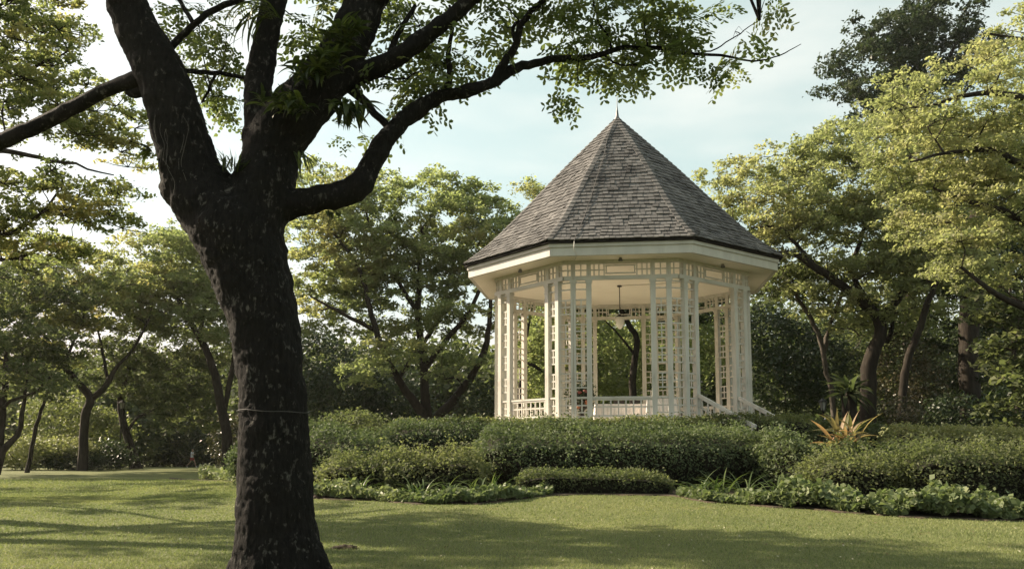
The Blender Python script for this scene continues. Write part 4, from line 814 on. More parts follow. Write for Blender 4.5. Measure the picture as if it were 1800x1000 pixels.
def PIX(x, Y, z):
    d = Y * math.cos(PITCH) + (z - CAM_Z) * math.sin(PITCH); return 900 + F_PX * x / d, CY - F_PX * ((z - CAM_Z) * math.cos(PITCH) - Y * math.sin(PITCH)) / d
def wl_(pts, Y0): return [(*PIX(x, y, z), y - Y0, r_ * 2 * F_PX / y / 0.78) for x, y, z, r_ in pts]
def wb_(x, y, z, rx, rz, dep, Y0): return (*PIX(x, y, z), y - Y0, 2 * rx * F_PX / y, 2 * rz * F_PX / y, dep)
SH = dict(leaf=0.28, n_sub=13, per=16, pad_r=0.95, spacing=1.95, flat=0.22, sub_r=0.34, shell=0.2)  # unseen trees added and shaped to streak the lawn with shade
tree('unseen_shade_tree', 'unseen tall umbrella-crowned tree added to shade the lawn from beyond the frame', 'tree',
     [wl_([(-22, 19, 0, 0.5), (-21.5, 19, 5, 0.42), (-20, 19.5, 9, 0.34), (-16, 20, 12.5, 0.2), (-9, 19, 14.4, 0.08)], 19), wl_([(-20.5, 19.3, 8, 0.25), (-22, 24, 11, 0.18), (-20, 28, 12.5, 0.08)], 19), wl_([(-20.5, 19.3, 8.5, 0.25), (-22, 15, 12, 0.15), (-18, 12, 13.5, 0.06)], 19)],
     [wb_(-13, 18, 14.6, 6.5, 0.9, 9, 19), wb_(-6, 16.5, 15, 5, 0.8, 7, 19), wb_(-20, 22, 13, 5, 0.9, 10, 19), wb_(-21, 14, 13.5, 5, 0.9, 7, 19)], 19, 'l_left', **SH)
tree('unseen_shade_tree', 'unseen lower spreading tree added to shade the far lawn from beyond the frame', 'tree',
     [wl_([(-29, 30, 0, 0.4), (-28.5, 30, 5, 0.32), (-27, 30.5, 8, 0.2), (-24, 31, 9.5, 0.08)], 30), wl_([(-28, 30, 6, 0.2), (-29, 35, 9, 0.12), (-27, 40, 10, 0.05)], 30), wl_([(-27.5, 30, 7, 0.2), (-23, 27, 9, 0.12), (-18, 22, 9.3, 0.05)], 30)],
     [wb_(-26, 30, 9.6, 5, 1.0, 8, 30), wb_(-28, 38, 10, 4.5, 1.0, 8, 30), wb_(-30, 25, 9.5, 5, 1.0, 6, 30), wb_(-17.5, 22, 9.3, 3.2, 0.8, 4, 30), wb_(-20.5, 27, 9.6, 3.5, 0.8, 5, 30), wb_(-23, 32.5, 9.6, 3.5, 0.8, 5, 30), wb_(-19, 17, 9.4, 4, 0.8, 5, 30)], 30, 'l_left', **SH)

# --- woodland behind everything, read as one mass
def mass(blobs, Y, leaf, per_m2, up=0.4, tint0=0.5, aspect=0.6):
    """leaf cloud through ellipsoids (px, py, dY, w px, h px, depth m)"""
    C = []; T = []
    for px, py, dy, w, h, dep in blobs:
        c = np.array(P(px, py, Y + dy)); k = (Y + dy) / F_PX; rx, rz, ry = w / 2 * k, h / 2 * k, dep / 2
        ns = max(8, int(per_m2 * 4 * (rx * rz + rx * ry) / 12)); d = unit(rng.normal(size=(ns, 3))) * (0.62 + 0.42 * rng.uniform(size=(ns, 1)))
        sb = c + d * np.array([rx, ry, rz]); q = np.repeat(sb, 12, 0) + rng.normal(size=(ns * 12, 3)) * leaf * np.array([1.3, 1.3, 0.8])
        C.append(q); T.append(np.repeat(rng.normal(tint0, 0.14, ns), 12) + rng.normal(0, 0.14, ns * 12))
    C = np.vstack(C); T = np.concatenate(T); keep = C[:, 2] > ground(C[:, 0], C[:, 1]) + 0.02; C = C[keep]; T = T[keep]
    n = rng.normal(size=(len(C), 3)); n[:, 2] = np.abs(n[:, 2]) + up; return C, unit(n), leaf * rng.uniform(0.7, 1.4, len(C)), np.clip(T, 0, 1), aspect
WOOD = []
for i in range(44):
    px = -140 + i * 47 + random.uniform(-14, 14); top = (640 if px < 480 else 600 if px < 900 else 560 if px < 1300 else 520) + random.uniform(-35, 35)
    WOOD.append((px, (top + 815) / 2, random.uniform(0, 16), random.uniform(100, 150), 815 - top, random.uniform(5, 8)))
WOOD = [(px, py, dy + (13 if 240 < px < 440 else 0), w, h, d) for px, py, dy, w, h, d in WOOD]
C_, N_, Z_, T_, A_ = mass(WOOD, 72, 0.62, 17)
tag(put('woodland', leaves_mesh('woodland', C_, N_, Z_, T_, A_), M['l_mid']), 'dense woodland closing the view behind the garden', 'woodland', kind='stuff')
WOOD = []
for i in range(26):
    px = -80 + i * 80 + random.uniform(-20, 20); WOOD.append((px, random.uniform(690, 745), random.uniform(0, 14), random.uniform(110, 150), random.uniform(140, 220), 5))
C_, N_, Z_, T_, A_ = mass(WOOD, 96, 0.8, 11)
tag(put('woodland', leaves_mesh('woodland', C_, N_, Z_, T_, A_), M['l_mid']), 'far lighter green woodland glimpsed between the trunks', 'woodland', kind='stuff')
def bush(name, label, blobs, Y, leaf, per_m2, mat, up=0.4, cat='shrub', group=None, tint0=0.5, aspect=0.6, stem=0.05):
    c0 = P(blobs[0][0], 800, Y + blobs[0][2]); x = c0.x; y = Y + blobs[0][2]; root = empty(name, (x, y, G(x, y))); tag(root, label, cat, group); org = np.array(root.location)
    C, N, Z, T, A = mass(blobs, Y, leaf, per_m2, up, tint0, aspect); put('foliage', leaves_mesh('foliage', C - org, N, Z, T, A), M[mat], root)
    tb = Tubes(); hgt = C[:, 2].max() - org[2]
    for i in range(6):
        e = C[int(rng.integers(len(C)))] - org; e[2] = abs(e[2]) * 0.8 + 0.1; tb.add([(rng.normal(0, 0.1), rng.normal(0, 0.1), -0.1), e * 0.45 + rng.normal(0, 0.05, 3), e], [stem, stem * 0.7, stem * 0.25], 5)
    put('stems', tb.mesh('stems'), M['bark'], root); return root
bush('shrub', 'pale sunlit shrub bank at the far lawn edge below the leaning sapling', [(45, 795, 0, 130, 55, 3), (115, 790, 0, 110, 40, 3)], 56, 0.17, 190, 'l_pale', tint0=0.45)
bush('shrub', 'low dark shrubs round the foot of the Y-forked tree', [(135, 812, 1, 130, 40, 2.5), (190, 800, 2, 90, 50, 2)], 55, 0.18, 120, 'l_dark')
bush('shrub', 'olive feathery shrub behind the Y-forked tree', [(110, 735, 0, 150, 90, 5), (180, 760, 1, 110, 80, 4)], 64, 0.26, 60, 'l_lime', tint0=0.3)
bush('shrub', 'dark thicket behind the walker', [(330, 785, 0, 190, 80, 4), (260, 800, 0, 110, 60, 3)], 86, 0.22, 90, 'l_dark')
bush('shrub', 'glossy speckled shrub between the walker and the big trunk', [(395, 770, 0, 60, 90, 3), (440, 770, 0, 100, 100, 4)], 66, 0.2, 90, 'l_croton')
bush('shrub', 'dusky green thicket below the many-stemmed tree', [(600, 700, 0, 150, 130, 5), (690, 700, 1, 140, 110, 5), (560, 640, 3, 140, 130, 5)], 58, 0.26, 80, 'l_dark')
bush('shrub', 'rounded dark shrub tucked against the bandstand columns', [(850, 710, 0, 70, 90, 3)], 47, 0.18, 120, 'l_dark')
bush('shrub', 'lower green shrub in front of the thicket, over the clipped hedge', [(620, 742, 0, 130, 40, 2.5)], 36, 0.12, 200, 'l_mid')
bush('shrub', 'bright green foliage filling the view through the bandstand', [(1085, 650, 0, 130, 110, 4), (1180, 660, 2, 120, 120, 4), (1000, 660, 1, 110, 120, 4), (940, 650, 2, 100, 130, 4), (1090, 575, 5, 150, 110, 4), (1200, 580, 5, 140, 120, 4), (980, 575, 5, 130, 120, 4), (1270, 600, 5, 120, 150, 4)], 56, 0.28, 60, 'l_rain', tint0=0.4)
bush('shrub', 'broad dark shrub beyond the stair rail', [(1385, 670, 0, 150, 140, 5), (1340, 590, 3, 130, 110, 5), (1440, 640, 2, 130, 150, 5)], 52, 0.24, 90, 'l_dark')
bush('shrub', 'tall speckled bronze shrub beside the forked trunk', [(1590, 660, 0, 110, 170, 3), (1625, 690, 1, 90, 130, 3)], 44, 0.17, 130, 'l_croton', tint0=0.62)
bush('shrub', 'small bronze shrub at the corner of the pale hedge', [(1590, 725, 0, 60, 60, 1.6)], 31, 0.12, 260, 'l_croton', tint0=0.7)
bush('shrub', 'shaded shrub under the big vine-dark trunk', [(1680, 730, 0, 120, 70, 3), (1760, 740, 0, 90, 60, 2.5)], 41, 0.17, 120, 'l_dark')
tree('dark_tree', 'dark leaning trunk seen through the middle of the bandstand', 'tree',
     [[(1118, 745, 0, 22), (1112, 690, 0, 17), (1116, 630, 0, 15), (1120, 600, 0, 14), (1108, 575, 0, 13), (1092, 545, 0, 10), (1080, 500, 0, 7)], [(1116, 625, 0, 7), (1090, 590, 0, 5), (1060, 560, 0, 3)]],
     [(1060, 500, 0, 260, 110, 8), (1180, 520, 1, 200, 120, 7)], 52, 'l_dark', leaf=0.28, n_sub=12, per=20, pad_r=1.2, spacing=1.6, flat=0.4)
tree('rain_tree', 'green tree with a low arching bough seen through the sunlit side bay', 'tree',
     [[(905, 745, 0, 14), (915, 680, 0, 12), (930, 640, 0, 10), (950, 650, 0, 8), (975, 655, 0, 6)], [(918, 670, 0, 8), (925, 600, 0, 6), (935, 540, 0, 4)]],
     [(930, 560, 0, 120, 120, 5), (1000, 580, 1, 120, 100, 5), (930, 340, 6, 70, 40, 3)], 56, 'l_rain', leaf=0.25, n_sub=12, per=20, pad_r=1.1, spacing=1.5)

# ------------------------------------------------------------------ hedges and planting on the bank
def hedge(name, label, path, depth, leaf, dens, mat, rough=0.06, cat='hedge', group=None, tint0=0.5, round_=0.35, up=0.6, under=0.22, slope=0.0):
    """path: (px, top py, Y) along the front face; stands on the ground, clipped round the top edges"""
    ctl = np.array([(*P(px, py, Y), 0.1) for px, py, Y in path]); o = spline(ctl, 0.25)[:, :3]; n = len(o); mid = o[n // 2]
    root = empty(name, (mid[0], mid[1] + depth / 2, G(mid[0], mid[1] + depth / 2))); tag(root, label, cat, group); org = np.array(root.location)
    d = np.gradient(o, axis=0)[:, :2]; L = np.concatenate([[0], np.cumsum(np.linalg.norm(np.diff(o[:, :2], axis=0), axis=1))]); tot = L[-1]
    zb_f = ground(o[:, 0], o[:, 1]); zb_b = ground(o[:, 0], o[:, 1] + depth); hts = o[:, 2] - zb_f
    def at(s_, v, off):                                     # v round the section: 0 front foot .. 1 back foot
        i = np.interp(s_, L, np.arange(n)); f = lambda arr: np.interp(i, np.arange(n), arr)
        x, y, zt, zf_, zb_ = f(o[:, 0]), f(o[:, 1]), f(o[:, 2]), f(zb_f), f(zb_b); r_ = np.minimum(round_, (zt - zf_) * 0.8)
        h_ = np.maximum(zt - zf_, 0.1); per = 2 * h_ + depth; w = v * per
        fy = np.where(w < h_, 0, np.where(w < h_ + depth, w - h_, depth)); fz = np.where(w < h_, w / h_ * (zt - zf_) + zf_, np.where(w < h_ + depth, zt + slope * (w - h_), zt + slope * depth - (w - h_ - depth) / h_ * (zt + slope * depth - zb_)))
        zt = zt + slope * fy
        # round the shoulders
        ef = np.maximum(0, 1 - np.minimum(fy, depth - fy) / r_); et = np.maximum(0, 1 - (zt - fz) / r_); cut = np.maximum(0, np.sqrt(ef ** 2 + et ** 2) - 1) * r_
        sgn = np.where(fy < depth / 2, 1, -1); fy = fy + sgn * cut * 0.7; fz = fz - cut * 0.7
        rel = np.clip((fz - zf_) / h_, 0, 1); fy = fy + sgn * under * np.clip(1 - rel / 0.55, 0, 1) ** 0.8
        endt = np.minimum(s_, tot - s_); e = np.clip(1 - endt / (round_ * 1.6), 0, 1); fz = fz - e ** 2 * np.minimum(round_ * 0.7, h_ * 0.3) * (fz - zf_) / h_
        c = np.stack([x, y + fy, fz], -1); ny = np.where(w < h_, -1.0, np.where(w < h_ + depth, 0.0, 1.0)); nz_ = np.where((w >= h_) & (w < h_ + depth), 1.0, 0.25); nn = unit(np.stack([np.zeros_like(ny), ny, nz_], -1))
        return c + nn * off[:, None], nn
    nl = int(dens * tot * (2 * hts.mean() + depth)); s_ = rng.uniform(0, tot, nl); v = 0.82 * rng.uniform(0, 1, nl) ** 0.7
    lump = 0.5 * np.sin(s_ * 2.1 + 3 * v) + 0.4 * np.sin(s_ * 4.7 - 5 * v + 1) + 0.3 * np.sin(s_ * 9 + 9 * v)
    lump = lump + 0.9 * np.sin(s_ * 1.1 + 2.0 * v + tint0 * 9) * np.sin(v * 9 + s_ * 0.6)
    off = rng.normal(0, rough, nl) + lump * rough * 1.3 - (rng.uniform(size=nl) < 0.3) * rough * 2 + (rng.uniform(size=nl) < 0.05) * rough * rng.uniform(1, 3.2, nl)
    c, nn = at(s_, v, off); nv = unit(nn * 0.7 + rng.normal(size=(nl, 3)) * 0.75 + np.array([0, 0, up]))
    ns_ = int(tot * 7); sp, sn = at(rng.uniform(0, tot, ns_), rng.uniform(0.3, 0.7, ns_), np.zeros(ns_)); hs_ = rng.uniform(0.05, 0.30, ns_) * min(1.0, rough * 10); tt_ = np.linspace(0.2, 1, 7)
    sdir = unit(rng.normal(0, 0.35, (ns_, 3)) + np.array([0, 0, 1.0])); shoot = (sp[:, None] + sdir[:, None] * (hs_[:, None, None] * tt_[None, :, None])).reshape(-1, 3) + rng.normal(0, 0.02, (ns_ * 7, 3))
    c = np.vstack([c, shoot]); nv = np.vstack([nv, unit(rng.normal(size=(ns_ * 7, 3)) + np.array([0, 0, 0.6]))]); nl = len(c)
    ec = []
    for end in (0.0, tot):                                  # end caps
        k = int(dens * depth * hts.mean() * 0.9); q, qn = at(np.full(k, end), rng.uniform(0.05, 0.95, k), np.zeros(k)); ctr = q.mean(0); q = ctr + (q - ctr) * np.sqrt(rng.uniform(size=(k, 1))); q[:, 0] += rng.normal(0, rough, k); ec.append(q)
    c = np.vstack([c] + ec); nv = np.vstack([nv, unit(rng.normal(size=(len(c) - nl, 3)) + np.array([0, 0, 0.5]))])
    ti = np.clip(tint0 + rng.normal(0, 0.17, len(c)) + 0.12 * np.sin(c[:, 0] * 1.3 + c[:, 2] * 3), 0, 1)
    zg = ground(c[:, 0], c[:, 1]); c[:, 2] = np.maximum(c[:, 2], zg + 0.03)
    put('foliage', leaves_mesh('foliage', c - org, nv, leaf * rng.uniform(0.7, 1.35, len(c)), ti, 0.6), M[mat], root)
    # solid dark core: twigs plus the hedge's inner shade put into the colour
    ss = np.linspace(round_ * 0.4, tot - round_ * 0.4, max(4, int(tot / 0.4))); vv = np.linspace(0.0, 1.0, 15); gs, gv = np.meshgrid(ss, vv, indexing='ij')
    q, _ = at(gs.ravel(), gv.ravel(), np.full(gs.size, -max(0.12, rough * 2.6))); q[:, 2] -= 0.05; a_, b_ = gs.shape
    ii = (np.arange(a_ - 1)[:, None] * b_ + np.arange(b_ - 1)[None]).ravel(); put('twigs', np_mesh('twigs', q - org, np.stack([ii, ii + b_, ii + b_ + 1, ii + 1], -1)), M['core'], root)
    return root
HG = 'clipped hedges on the bank'
hedge('hedge', 'long yellowish hedge strip hugging the foot of the bandstand', [(680, 741, 30.3), (800, 737, 29.8), (1000, 738, 29.4), (1200, 737, 29.4), (1340, 730, 29.6), (1445, 734, 30.2)], 0.9, 0.085, 420, 'l_lime', 0.05, group=HG, tint0=0.35)
hedge('hedge', 'widest deep green hedge in the middle of the bank', [(838, 772, 25.8), (900, 770, 25.2), (1000, 772, 24.9), (1100, 770, 24.8), (1200, 772, 25.0), (1300, 774, 25.4), (1366, 782, 25.8)], 2.8, 0.085, 520, 'l_hedge', 0.095, group=HG, round_=0.5, under=0.8, slope=0.21)
hedge('hedge', 'clipped green hedge between the big trunk and the widest hedge', [(666, 760, 28.8), (740, 752, 28.6), (800, 754, 28.6), (866, 756, 28.9)], 1.8, 0.09, 420, 'l_hedge', 0.07, group=HG, tint0=0.35, round_=0.4, under=0.4, slope=0.2)
hedge('hedge', 'green hedge emerging directly behind the big dark trunk', [(400, 780, 27.5), (470, 776, 27.0), (545, 772, 26.6), (620, 776, 26.4), (690, 786, 26.8)], 2.4, 0.085, 480, 'l_hedge', 0.095, group=HG, round_=0.45, under=0.6, slope=0.22)
hedge('hedge', 'low yellow-green shrub row below the hedge beside the big trunk', [(560, 812, 24.4), (600, 806, 24.2), (650, 804, 24.0), (705, 800, 23.9)], 1.3, 0.085, 520, 'l_mid', 0.13, group=HG, tint0=0.75, round_=0.3, under=0.5, slope=0.12)
hedge('hedge', 'low ferny shrub row touching the widest hedge', [(678, 806, 23.9), (740, 805, 23.6), (790, 798, 23.5), (850, 806, 23.8)], 1.3, 0.085, 520, 'l_mid', 0.13, group=HG, tint0=0.85, round_=0.3, under=0.5, slope=0.12)
hedge('hedge', 'lowest flat-topped hedge casting black shade at the lawn edge', [(912, 832, 23.2), (980, 828, 23.0), (1060, 830, 22.9), (1130, 832, 22.9), (1182, 838, 23.0)], 1.0, 0.07, 620, 'l_mid', 0.05, group=HG, tint0=0.55, round_=0.15)
hedge('hedge', 'clipped shrub row under the orange-leaved plant', [(1428, 812, 21.6), (1480, 806, 21.2), (1540, 806, 21.0), (1586, 812, 21.2)], 1.2, 0.08, 560, 'l_mid', 0.12, group=HG, tint0=0.75, round_=0.3, under=0.5, slope=0.12)
hedge('hedge', 'broad rounded hedge nearest the picture corner', [(1600, 800, 21.0), (1660, 794, 20.6), (1730, 790, 20.4), (1800, 796, 20.4), (1880, 800, 20.4)], 1.5, 0.08, 560, 'l_mid', 0.12, group=HG, tint0=0.65, round_=0.3, under=0.5, slope=0.12)
hedge('hedge', 'pale lime hedge running along the back of the bank below the dark trees', [(1572, 758, 26.2), (1640, 756, 25.8), (1720, 760, 25.4), (1800, 762, 25.2), (1880, 764, 25.2)], 1.6, 0.085, 480, 'l_lime', 0.06, group=HG, tint0=0.9, slope=0.1)
hedge('hedge', 'loose leafy shrub row stepping down from the widest hedge', [(1350, 770, 24.6), (1390, 768, 24.0), (1430, 775, 23.6), (1460, 790, 23.4)], 1.6, 0.095, 480, 'l_hedge', 0.12, group=HG, tint0=0.6, slope=0.15)
hedge('hedge', 'shaded hedge behind the orange-leaved plant', [(1430, 748, 27.5), (1500, 746, 27.2), (1580, 750, 27.2)], 1.2, 0.09, 400, 'l_mid', 0.07, group=HG, tint0=0.3)
hedge('hedge', 'dark shrubs filling the gap behind the pale hedge tops', [(1460, 800, 23.2), (1540, 790, 23.0), (1600, 796, 23.2), (1700, 786, 23.6)], 1.6, 0.1, 420, 'l_mid', 0.12, group=HG, tint0=0.35)
# ground cover along the bed edge
def cover(label, px0, px1, back, n, leaf, hgt, mat, tint0):
    px = rng.uniform(px0, px1, n); u = rng.uniform(0.06, 1, n) * back; y = edge_y(px) + u; x = (px - 900) / F_PX * y * math.cos(PITCH)
    hump = 0.6 + 0.25 * np.sin(px * 0.071 + u * 4) + 0.25 * np.sin(px * 0.023 + 1) + 0.2 * np.sin(px * 0.113 - u * 7) * np.sin(px * 0.047) + rng.normal(0, 0.12, n); hgt_ = hgt * hump * np.minimum(1, u / 0.25 + 0.35)
    z = ground(x, y) + 0.04 + hgt_ * rng.uniform(0.25, 1.0, n) ** 0.7; c = np.stack([x, y, z], -1)
    nn = unit(rng.normal(size=(n, 3)) * 0.9 + np.array([0, -0.35, 1.0])); v, q = leaf_quads(c, nn, leaf * rng.uniform(0.6, 1.3, n), 0.8)
    tag(put('ground_cover', np_mesh('ground_cover', v, q, np.clip(rng.normal(tint0, 0.2, n), 0, 1)), M[mat]), label, 'ground cover', kind='stuff')
cover('pale green leafy ground cover along the sunlit bed edge', 545, 700, 0.9, 3600, 0.13, 0.36, 'l_cover', 0.75)
cover('green leafy ground cover along the curved bed edge', 690, 970, 0.8, 4800, 0.13, 0.30, 'l_cover', 0.4)
cover('low leafy ground cover beside the flat-topped hedge', 1190, 1390, 0.8, 4200, 0.13, 0.28, 'l_cover', 0.45)
cover('broad-leaved ground cover sweeping along the nearest bed edge', 1370, 1880, 1.3, 13000, 0.15, 0.50, 'l_cover', 0.5)
cover('sunlit pale tuft of ground cover beyond the big trunk', 352, 450, 2.4, 2600, 0.16, 0.62, 'l_cover', 0.85)
# strap-leaved clumps
LG = 'strap-leaved clumps along the bed edge'
spots = [(735, 1.0, 'beside the low ferny shrub row'), (790, 0.9, 'at the bulge of the bed edge'), (835, 1.0, 'next to the bulge of the bed edge, nearer the bandstand'), (865, 1.2, 'under the corner of the widest hedge'), (640, 1.0, 'below the low yellow-green shrub row'), (1235, 0.9, 'at the end of the flat-topped hedge'), (1265, 1.2, 'just past the flat-topped hedge'), (1310, 1.2, 'beneath the stair-side end of the widest hedge'), (1360, 1.0, 'below the loose leafy shrub row'), (1425, 1.0, 'at the foot of the clipped shrub row'), (1600, 1.2, 'between the two clipped rows near the orange plant')]
for px, b_, w_ in spots:
    q = GP(px, float(edge_y(px)) + b_); strap_plant('lily_clump', 'arching strap-leaved lily clump ' + w_, 'lily', q, 34, 0.95, 0.04, (0.7, 1.5), (1.0, 2.2), 'l_strap', group=LG, spread=0.18, single=False)
# orange-leaved plant, big fern, tall broad leaves
q = GP(1492, 24.6); q.z = P(1492, 786, 24.6).z
op = strap_plant('bromeliad', 'large orange and green strap-leaved plant glowing above the bank', 'plant', q, 60, 1.2, 0.12, (0.35, 1.75), (0.3, 2.2), 'l_orange', spread=0.32, fold=0.22)
q = GP(1600, 22.4); strap_plant('broadleaf_plant', 'tall plant with upright paddle leaves between the clipped rows', 'plant', q, 9, 1.1, 0.2, (1.1, 1.6), (0.2, 1.0), 'l_strap', spread=0.25)
q = GP(1556, 25.2); fp = strap_plant('flowering_plant', 'small plant with a whitish flower spike beside the orange plant', 'plant', Vector((q.x, q.y, P(1556, 795, 25.2).z)), 10, 0.5, 0.08, (0.6, 1.5), (0.4, 1.4), 'l_strap', spread=0.1)
for i in range(26):
    m = MB(); m.lathe([(0.008, -0.03), (0.035, -0.01), (0.04, 0.015), (0.012, 0.035)], (rng.normal(0, 0.07), rng.normal(0, 0.06), 0.45 + i * 0.011), 6); m.build('flower', M['l_pale'], fp, True)
q = P(1492, 692, 39); fr = strap_plant('nest_fern', 'large bird nest fern with a wide rosette of dark fronds', 'fern', q, 46, 1.35, 0.24, (-0.5, 1.5), (0.5, 1.6), 'l_mid', leafname='frond', spread=0.15, fold=0.12, tints=(0, 0.35))
m = MB(); zb = G(q.x, q.y); m.lathe([(0.42, zb - q.z), (0.30, (zb - q.z) * 0.5), (0.34, -0.1), (0.15, 0.08)], n=12); m.build('stump', M['bark'], fr, True)
# extra tufts that break the hedge tops
# ------------------------------------------------------------------ lamp posts, bench, walker
def lamp_post(label, px, py, Y, s_=1.0):
    top = P(px, py, Y); z0 = G(top.x, top.y); r0 = empty('lamp_post', (top.x, top.y, z0)); tag(r0, label, 'lamp post', 'garden lamp posts'); h = top.z - z0
    m = MB(); m.lathe([(0.12 * s_, -0.05), (0.12 * s_, 0.25), (0.07 * s_, 0.32), (0.05 * s_, 0.8), (0.04 * s_, h - 0.62 * s_), (0.07 * s_, h - 0.60 * s_), (0.05 * s_, h - 0.56 * s_)], n=10); m.build('post', M['metal'], r0, True)
    m = MB(); m.lathe([(0.10 * s_, h - 0.555 * s_), (0.165 * s_, h - 0.21 * s_)], n=6); lg = m.build('lantern_glass', M['lamp_glass'], r0)
    for i in range(6):
        a_ = math.pi / 3 * i; m = MB(); m.tube([(0.105 * s_ * math.cos(a_), 0.105 * s_ * math.sin(a_), h - 0.56 * s_), (0.17 * s_ * math.cos(a_), 0.17 * s_ * math.sin(a_), h - 0.2 * s_)], [0.012 * s_] * 2, 4); m.build('lantern_bar', M['metal'], r0)
    m = MB(); m.lathe([(0.21 * s_, h - 0.205 * s_), (0.19 * s_, h - 0.17 * s_), (0.07 * s_, h - 0.07 * s_), (0.03 * s_, h - 0.04 * s_), (0.035 * s_, h - 0.02 * s_), (0.01, h)], n=6); m.build('lantern_roof', M['metal'], r0)
lamp_post('black lantern lamp post half hidden behind the bank near the fern', 1446, 698, 37, 1.0)
lamp_post('black lantern lamp post standing on the far lawn edge', 215, 702, 60, 1.15)
q = GP(212, 57.5); bn = empty('bench', q, 0.05); tag(bn, 'dark garden bench in the shade beyond the lawn', 'bench')
for nm, c_, sz in (('seat', (0, 0, 0.43), (1.7, 0.45, 0.05)), ('backrest', (0, 0.22, 0.72), (1.7, 0.05, 0.34))):
    m = MB(); m.box(c_, sz); m.build(nm, M['chair'], bn)
for sx in (-1, 1):
    for sy in (-1, 1): m = MB(); m.box((sx * 0.75, sy * 0.18, 0.205), (0.06, 0.06, 0.41)); m.build('leg', M['chair'], bn)
def skinned(name, joints, edges, mat, parent, sub=2):
    me = bpy.data.meshes.new(name); me.from_pydata([j[:3] for j in joints], edges, []); o = put(name, me, mat, parent)
    md = o.modifiers.new('skin', 'SKIN'); md.use_smooth_shade = True
    for v, j in zip(me.skin_vertices[0].data, joints): v.radius = (j[3], j[4] if len(j) > 4 else j[3]); v.use_root = False
    me.skin_vertices[0].data[0].use_root = True
    o.modifiers.new('sub', 'SUBSURF').levels = sub; o.modifiers['sub'].render_levels = sub; return o
q = GP(338, 78); pe = empty('person', q, R(-8)); pe.scale = (0.98, 0.98, 0.98); tag(pe, 'person in white shirt and red shorts striding along the far lawn edge', 'person')
# walking towards +X; pelvis first
J = [(0, 0, 0.92, 0.13, 0.10), (0, 0, 1.12, 0.12, 0.09), (0.02, 0, 1.34, 0.15, 0.10), (0.03, 0, 1.46, 0.06), (0.05, 0, 1.53, 0.075), (0.07, 0, 1.62, 0.10), (0.065, 0, 1.70, 0.07),
     (0.02, -0.17, 1.38, 0.055), (0.16, -0.22, 1.14, 0.042), (0.36, -0.20, 1.22, 0.033), (0.44, -0.19, 1.26, 0.03), (0.02, 0.17, 1.38, 0.055), (-0.16, 0.22, 1.14, 0.042), (-0.10, 0.24, 0.92, 0.033), (-0.07, 0.24, 0.84, 0.03),
     (0.02, -0.09, 0.86, 0.085), (-0.08, -0.09, 0.50, 0.06), (-0.40, -0.09, 0.20, 0.04), (-0.44, -0.09, 0.12, 0.035), (-0.36, -0.09, 0.03, 0.03),
     (0.02, 0.09, 0.86, 0.085), (0.26, 0.09, 0.50, 0.06), (0.36, 0.09, 0.12, 0.04), (0.38, 0.09, 0.05, 0.038), (0.52, 0.09, 0.04, 0.03)]
skinned('body', J, [(0, 1), (1, 2), (2, 3), (3, 4), (4, 5), (5, 6), (2, 7), (7, 8), (8, 9), (9, 10), (2, 11), (11, 12), (12, 13), (13, 14), (0, 15), (15, 16), (16, 17), (17, 18), (18, 19), (0, 20), (20, 21), (21, 22), (22, 23), (23, 24)], M['skin'], pe)
skinned('shirt', [(0.02, 0, 0.74, 0.19, 0.15), (0, 0, 1.12, 0.145, 0.115), (0.02, 0, 1.36, 0.165, 0.12), (0.02, -0.18, 1.37, 0.08), (0.11, -0.21, 1.22, 0.07), (0.02, 0.18, 1.37, 0.08), (-0.10, 0.21, 1.22, 0.07)], [(0, 1), (1, 2), (2, 3), (3, 4), (2, 5), (5, 6)], M['shirt'], pe)
skinned('shorts', [(0, 0, 0.92, 0.15, 0.12), (0.02, -0.09, 0.84, 0.115), (-0.04, -0.09, 0.62, 0.085), (0.02, 0.09, 0.84, 0.115), (0.17, 0.09, 0.62, 0.085)], [(0, 1), (1, 2), (0, 3), (3, 4)], M['shorts'], pe)
skinned('hair', [(0.045, 0, 1.66, 0.10), (0.05, 0, 1.72, 0.085)], [(0, 1)], M['hair'], pe)
skinned('shoe', [(-0.42, -0.09, 0.09, 0.045), (-0.34, -0.09, 0.03, 0.04)], [(0, 1)], M['shirt'], pe); skinned('shoe', [(0.38, 0.09, 0.05, 0.05), (0.53, 0.09, 0.045, 0.042)], [(0, 1)], M['shirt'], pe)

# ------------------------------------------------------------------ lawn details
NG = 330000
yy = 9.2 + (27 - 9.2) * rng.uniform(size=NG) ** 1.35; yy[:90000] = 24 + 42 * rng.uniform(size=90000) ** 1.6; pxg = rng.uniform(-40, 1840, NG); pxg[:90000] = rng.uniform(-40, 520, 90000); keep = yy < edge_y(pxg) + 0.05; yy = yy[keep]; pxg = pxg[keep]
xx = (pxg - 900) / F_PX * yy * math.cos(PITCH); n = len(xx); zz = ground(xx, yy); a = rng.uniform(0, 6.28, n); hgt = rng.uniform(0.015, 0.045, n) * np.clip(yy / 22, 1, 1.8); wd = rng.uniform(0.004, 0.008, n) * (yy / 12)
lean = rng.normal(0, 0.6, (n, 2)) * hgt[:, None]; bx = np.cos(a) * wd; by = np.sin(a) * wd
V = np.stack([np.stack([xx - bx, yy - by, zz - 0.004], -1), np.stack([xx + bx, yy + by, zz - 0.004], -1), np.stack([xx + lean[:, 0], yy + lean[:, 1], zz + hgt], -1)], 1).reshape(-1, 3)
ti = np.clip(0.45 + 0.2 * np.sin(xx * 0.8 + 0.6 * yy) * np.sin(yy * 0.7) + rng.normal(0, 0.18, n), 0, 1)
tag(put('grass', np_mesh('grass', V, np.arange(3 * n).reshape(n, 3), ti), M['grass']), 'short mown grass of the lawn', 'grass', kind='stuff')
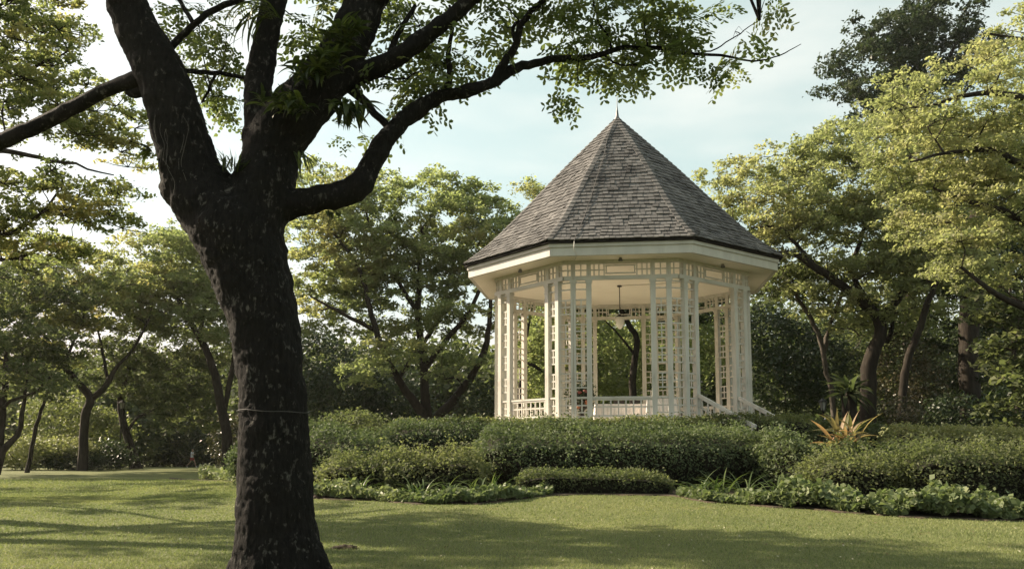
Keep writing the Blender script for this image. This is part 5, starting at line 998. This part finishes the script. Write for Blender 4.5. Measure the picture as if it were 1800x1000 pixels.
n = 900; yl = 9.5 + 13 * rng.uniform(size=n) ** 1.2; pl_ = rng.uniform(-20, 1820, n); keep = yl < edge_y(pl_) - 0.1; yl = yl[keep]; pl_ = pl_[keep]; xl = (pl_ - 900) / F_PX * yl * math.cos(PITCH); n = len(xl)
c = np.stack([xl, yl, ground(xl, yl) + 0.03], -1); v, q = leaf_quads(c, unit(rng.normal(size=(n, 3)) * 0.5 + np.array([0, -0.3, 1.0])), rng.uniform(0.02, 0.055, n), 0.6)
tag(put('fallen_leaves', np_mesh('fallen_leaves', v, q, rng.uniform(0, 1, n)), M['litter']), 'scattered pale fallen leaves on the lawn', 'fallen leaves', kind='stuff')
def clod(label, px, py, w, h, name='soil_clod'):
    Y = 1.5 * F_PX / (py - 785); p = GP(px, Y); bm = bmesh.new(); bmesh.ops.create_icosphere(bm, subdivisions=4, radius=1.0)
    for vtx in bm.verts:
        d = vtx.co.copy(); k = 1 + 0.22 * math.sin(d.x * 5 + 1) * math.cos(d.y * 4) + 0.16 * math.sin(d.x * 13 + d.z * 9) + 0.10 * math.sin(d.y * 21 + d.x * 17)
        vtx.co = Vector((d.x * w * k, d.y * w * 0.5 * k, max(d.z, -0.3) * h * k))
    me = bpy.data.meshes.new(name); bm.to_mesh(me); bm.free(); me.polygons.foreach_set('use_smooth', np.ones(len(me.polygons), bool)); o = put(name, me, M['soil']); o.location = p; o.rotation_euler = (0, 0, -0.15); tag(o, label, 'soil', 'soil clods on the lawn')
clod('long dark clod of soil on the grass beside the big trunk', 610, 957, 0.19, 0.055)
clod('tiny dark soil lump between the clod and the big trunk', 567, 950, 0.035, 0.03)

# ------------------------------------------------------------------ the humid morning air
m = MB(); m.box((0, 160, 24), (640, 600, 56)); hz = m.build('haze', None)
hm = bpy.data.materials.new('haze'); hm.use_nodes = True; hm.node_tree.nodes.clear()
ho = hm.node_tree.nodes.new('ShaderNodeOutputMaterial'); hv = hm.node_tree.nodes.new('ShaderNodeVolumePrincipled')
hv.inputs['Color'].default_value = (0.95, 0.95, 0.92, 1); hv.inputs['Density'].default_value = 0.00015; hv.inputs['Anisotropy'].default_value = 0.45
hm.node_tree.links.new(hv.outputs[0], ho.inputs['Volume']); hz.data.materials.append(hm); tag(hz, 'faint pale haze in the garden air', 'haze', kind='stuff')
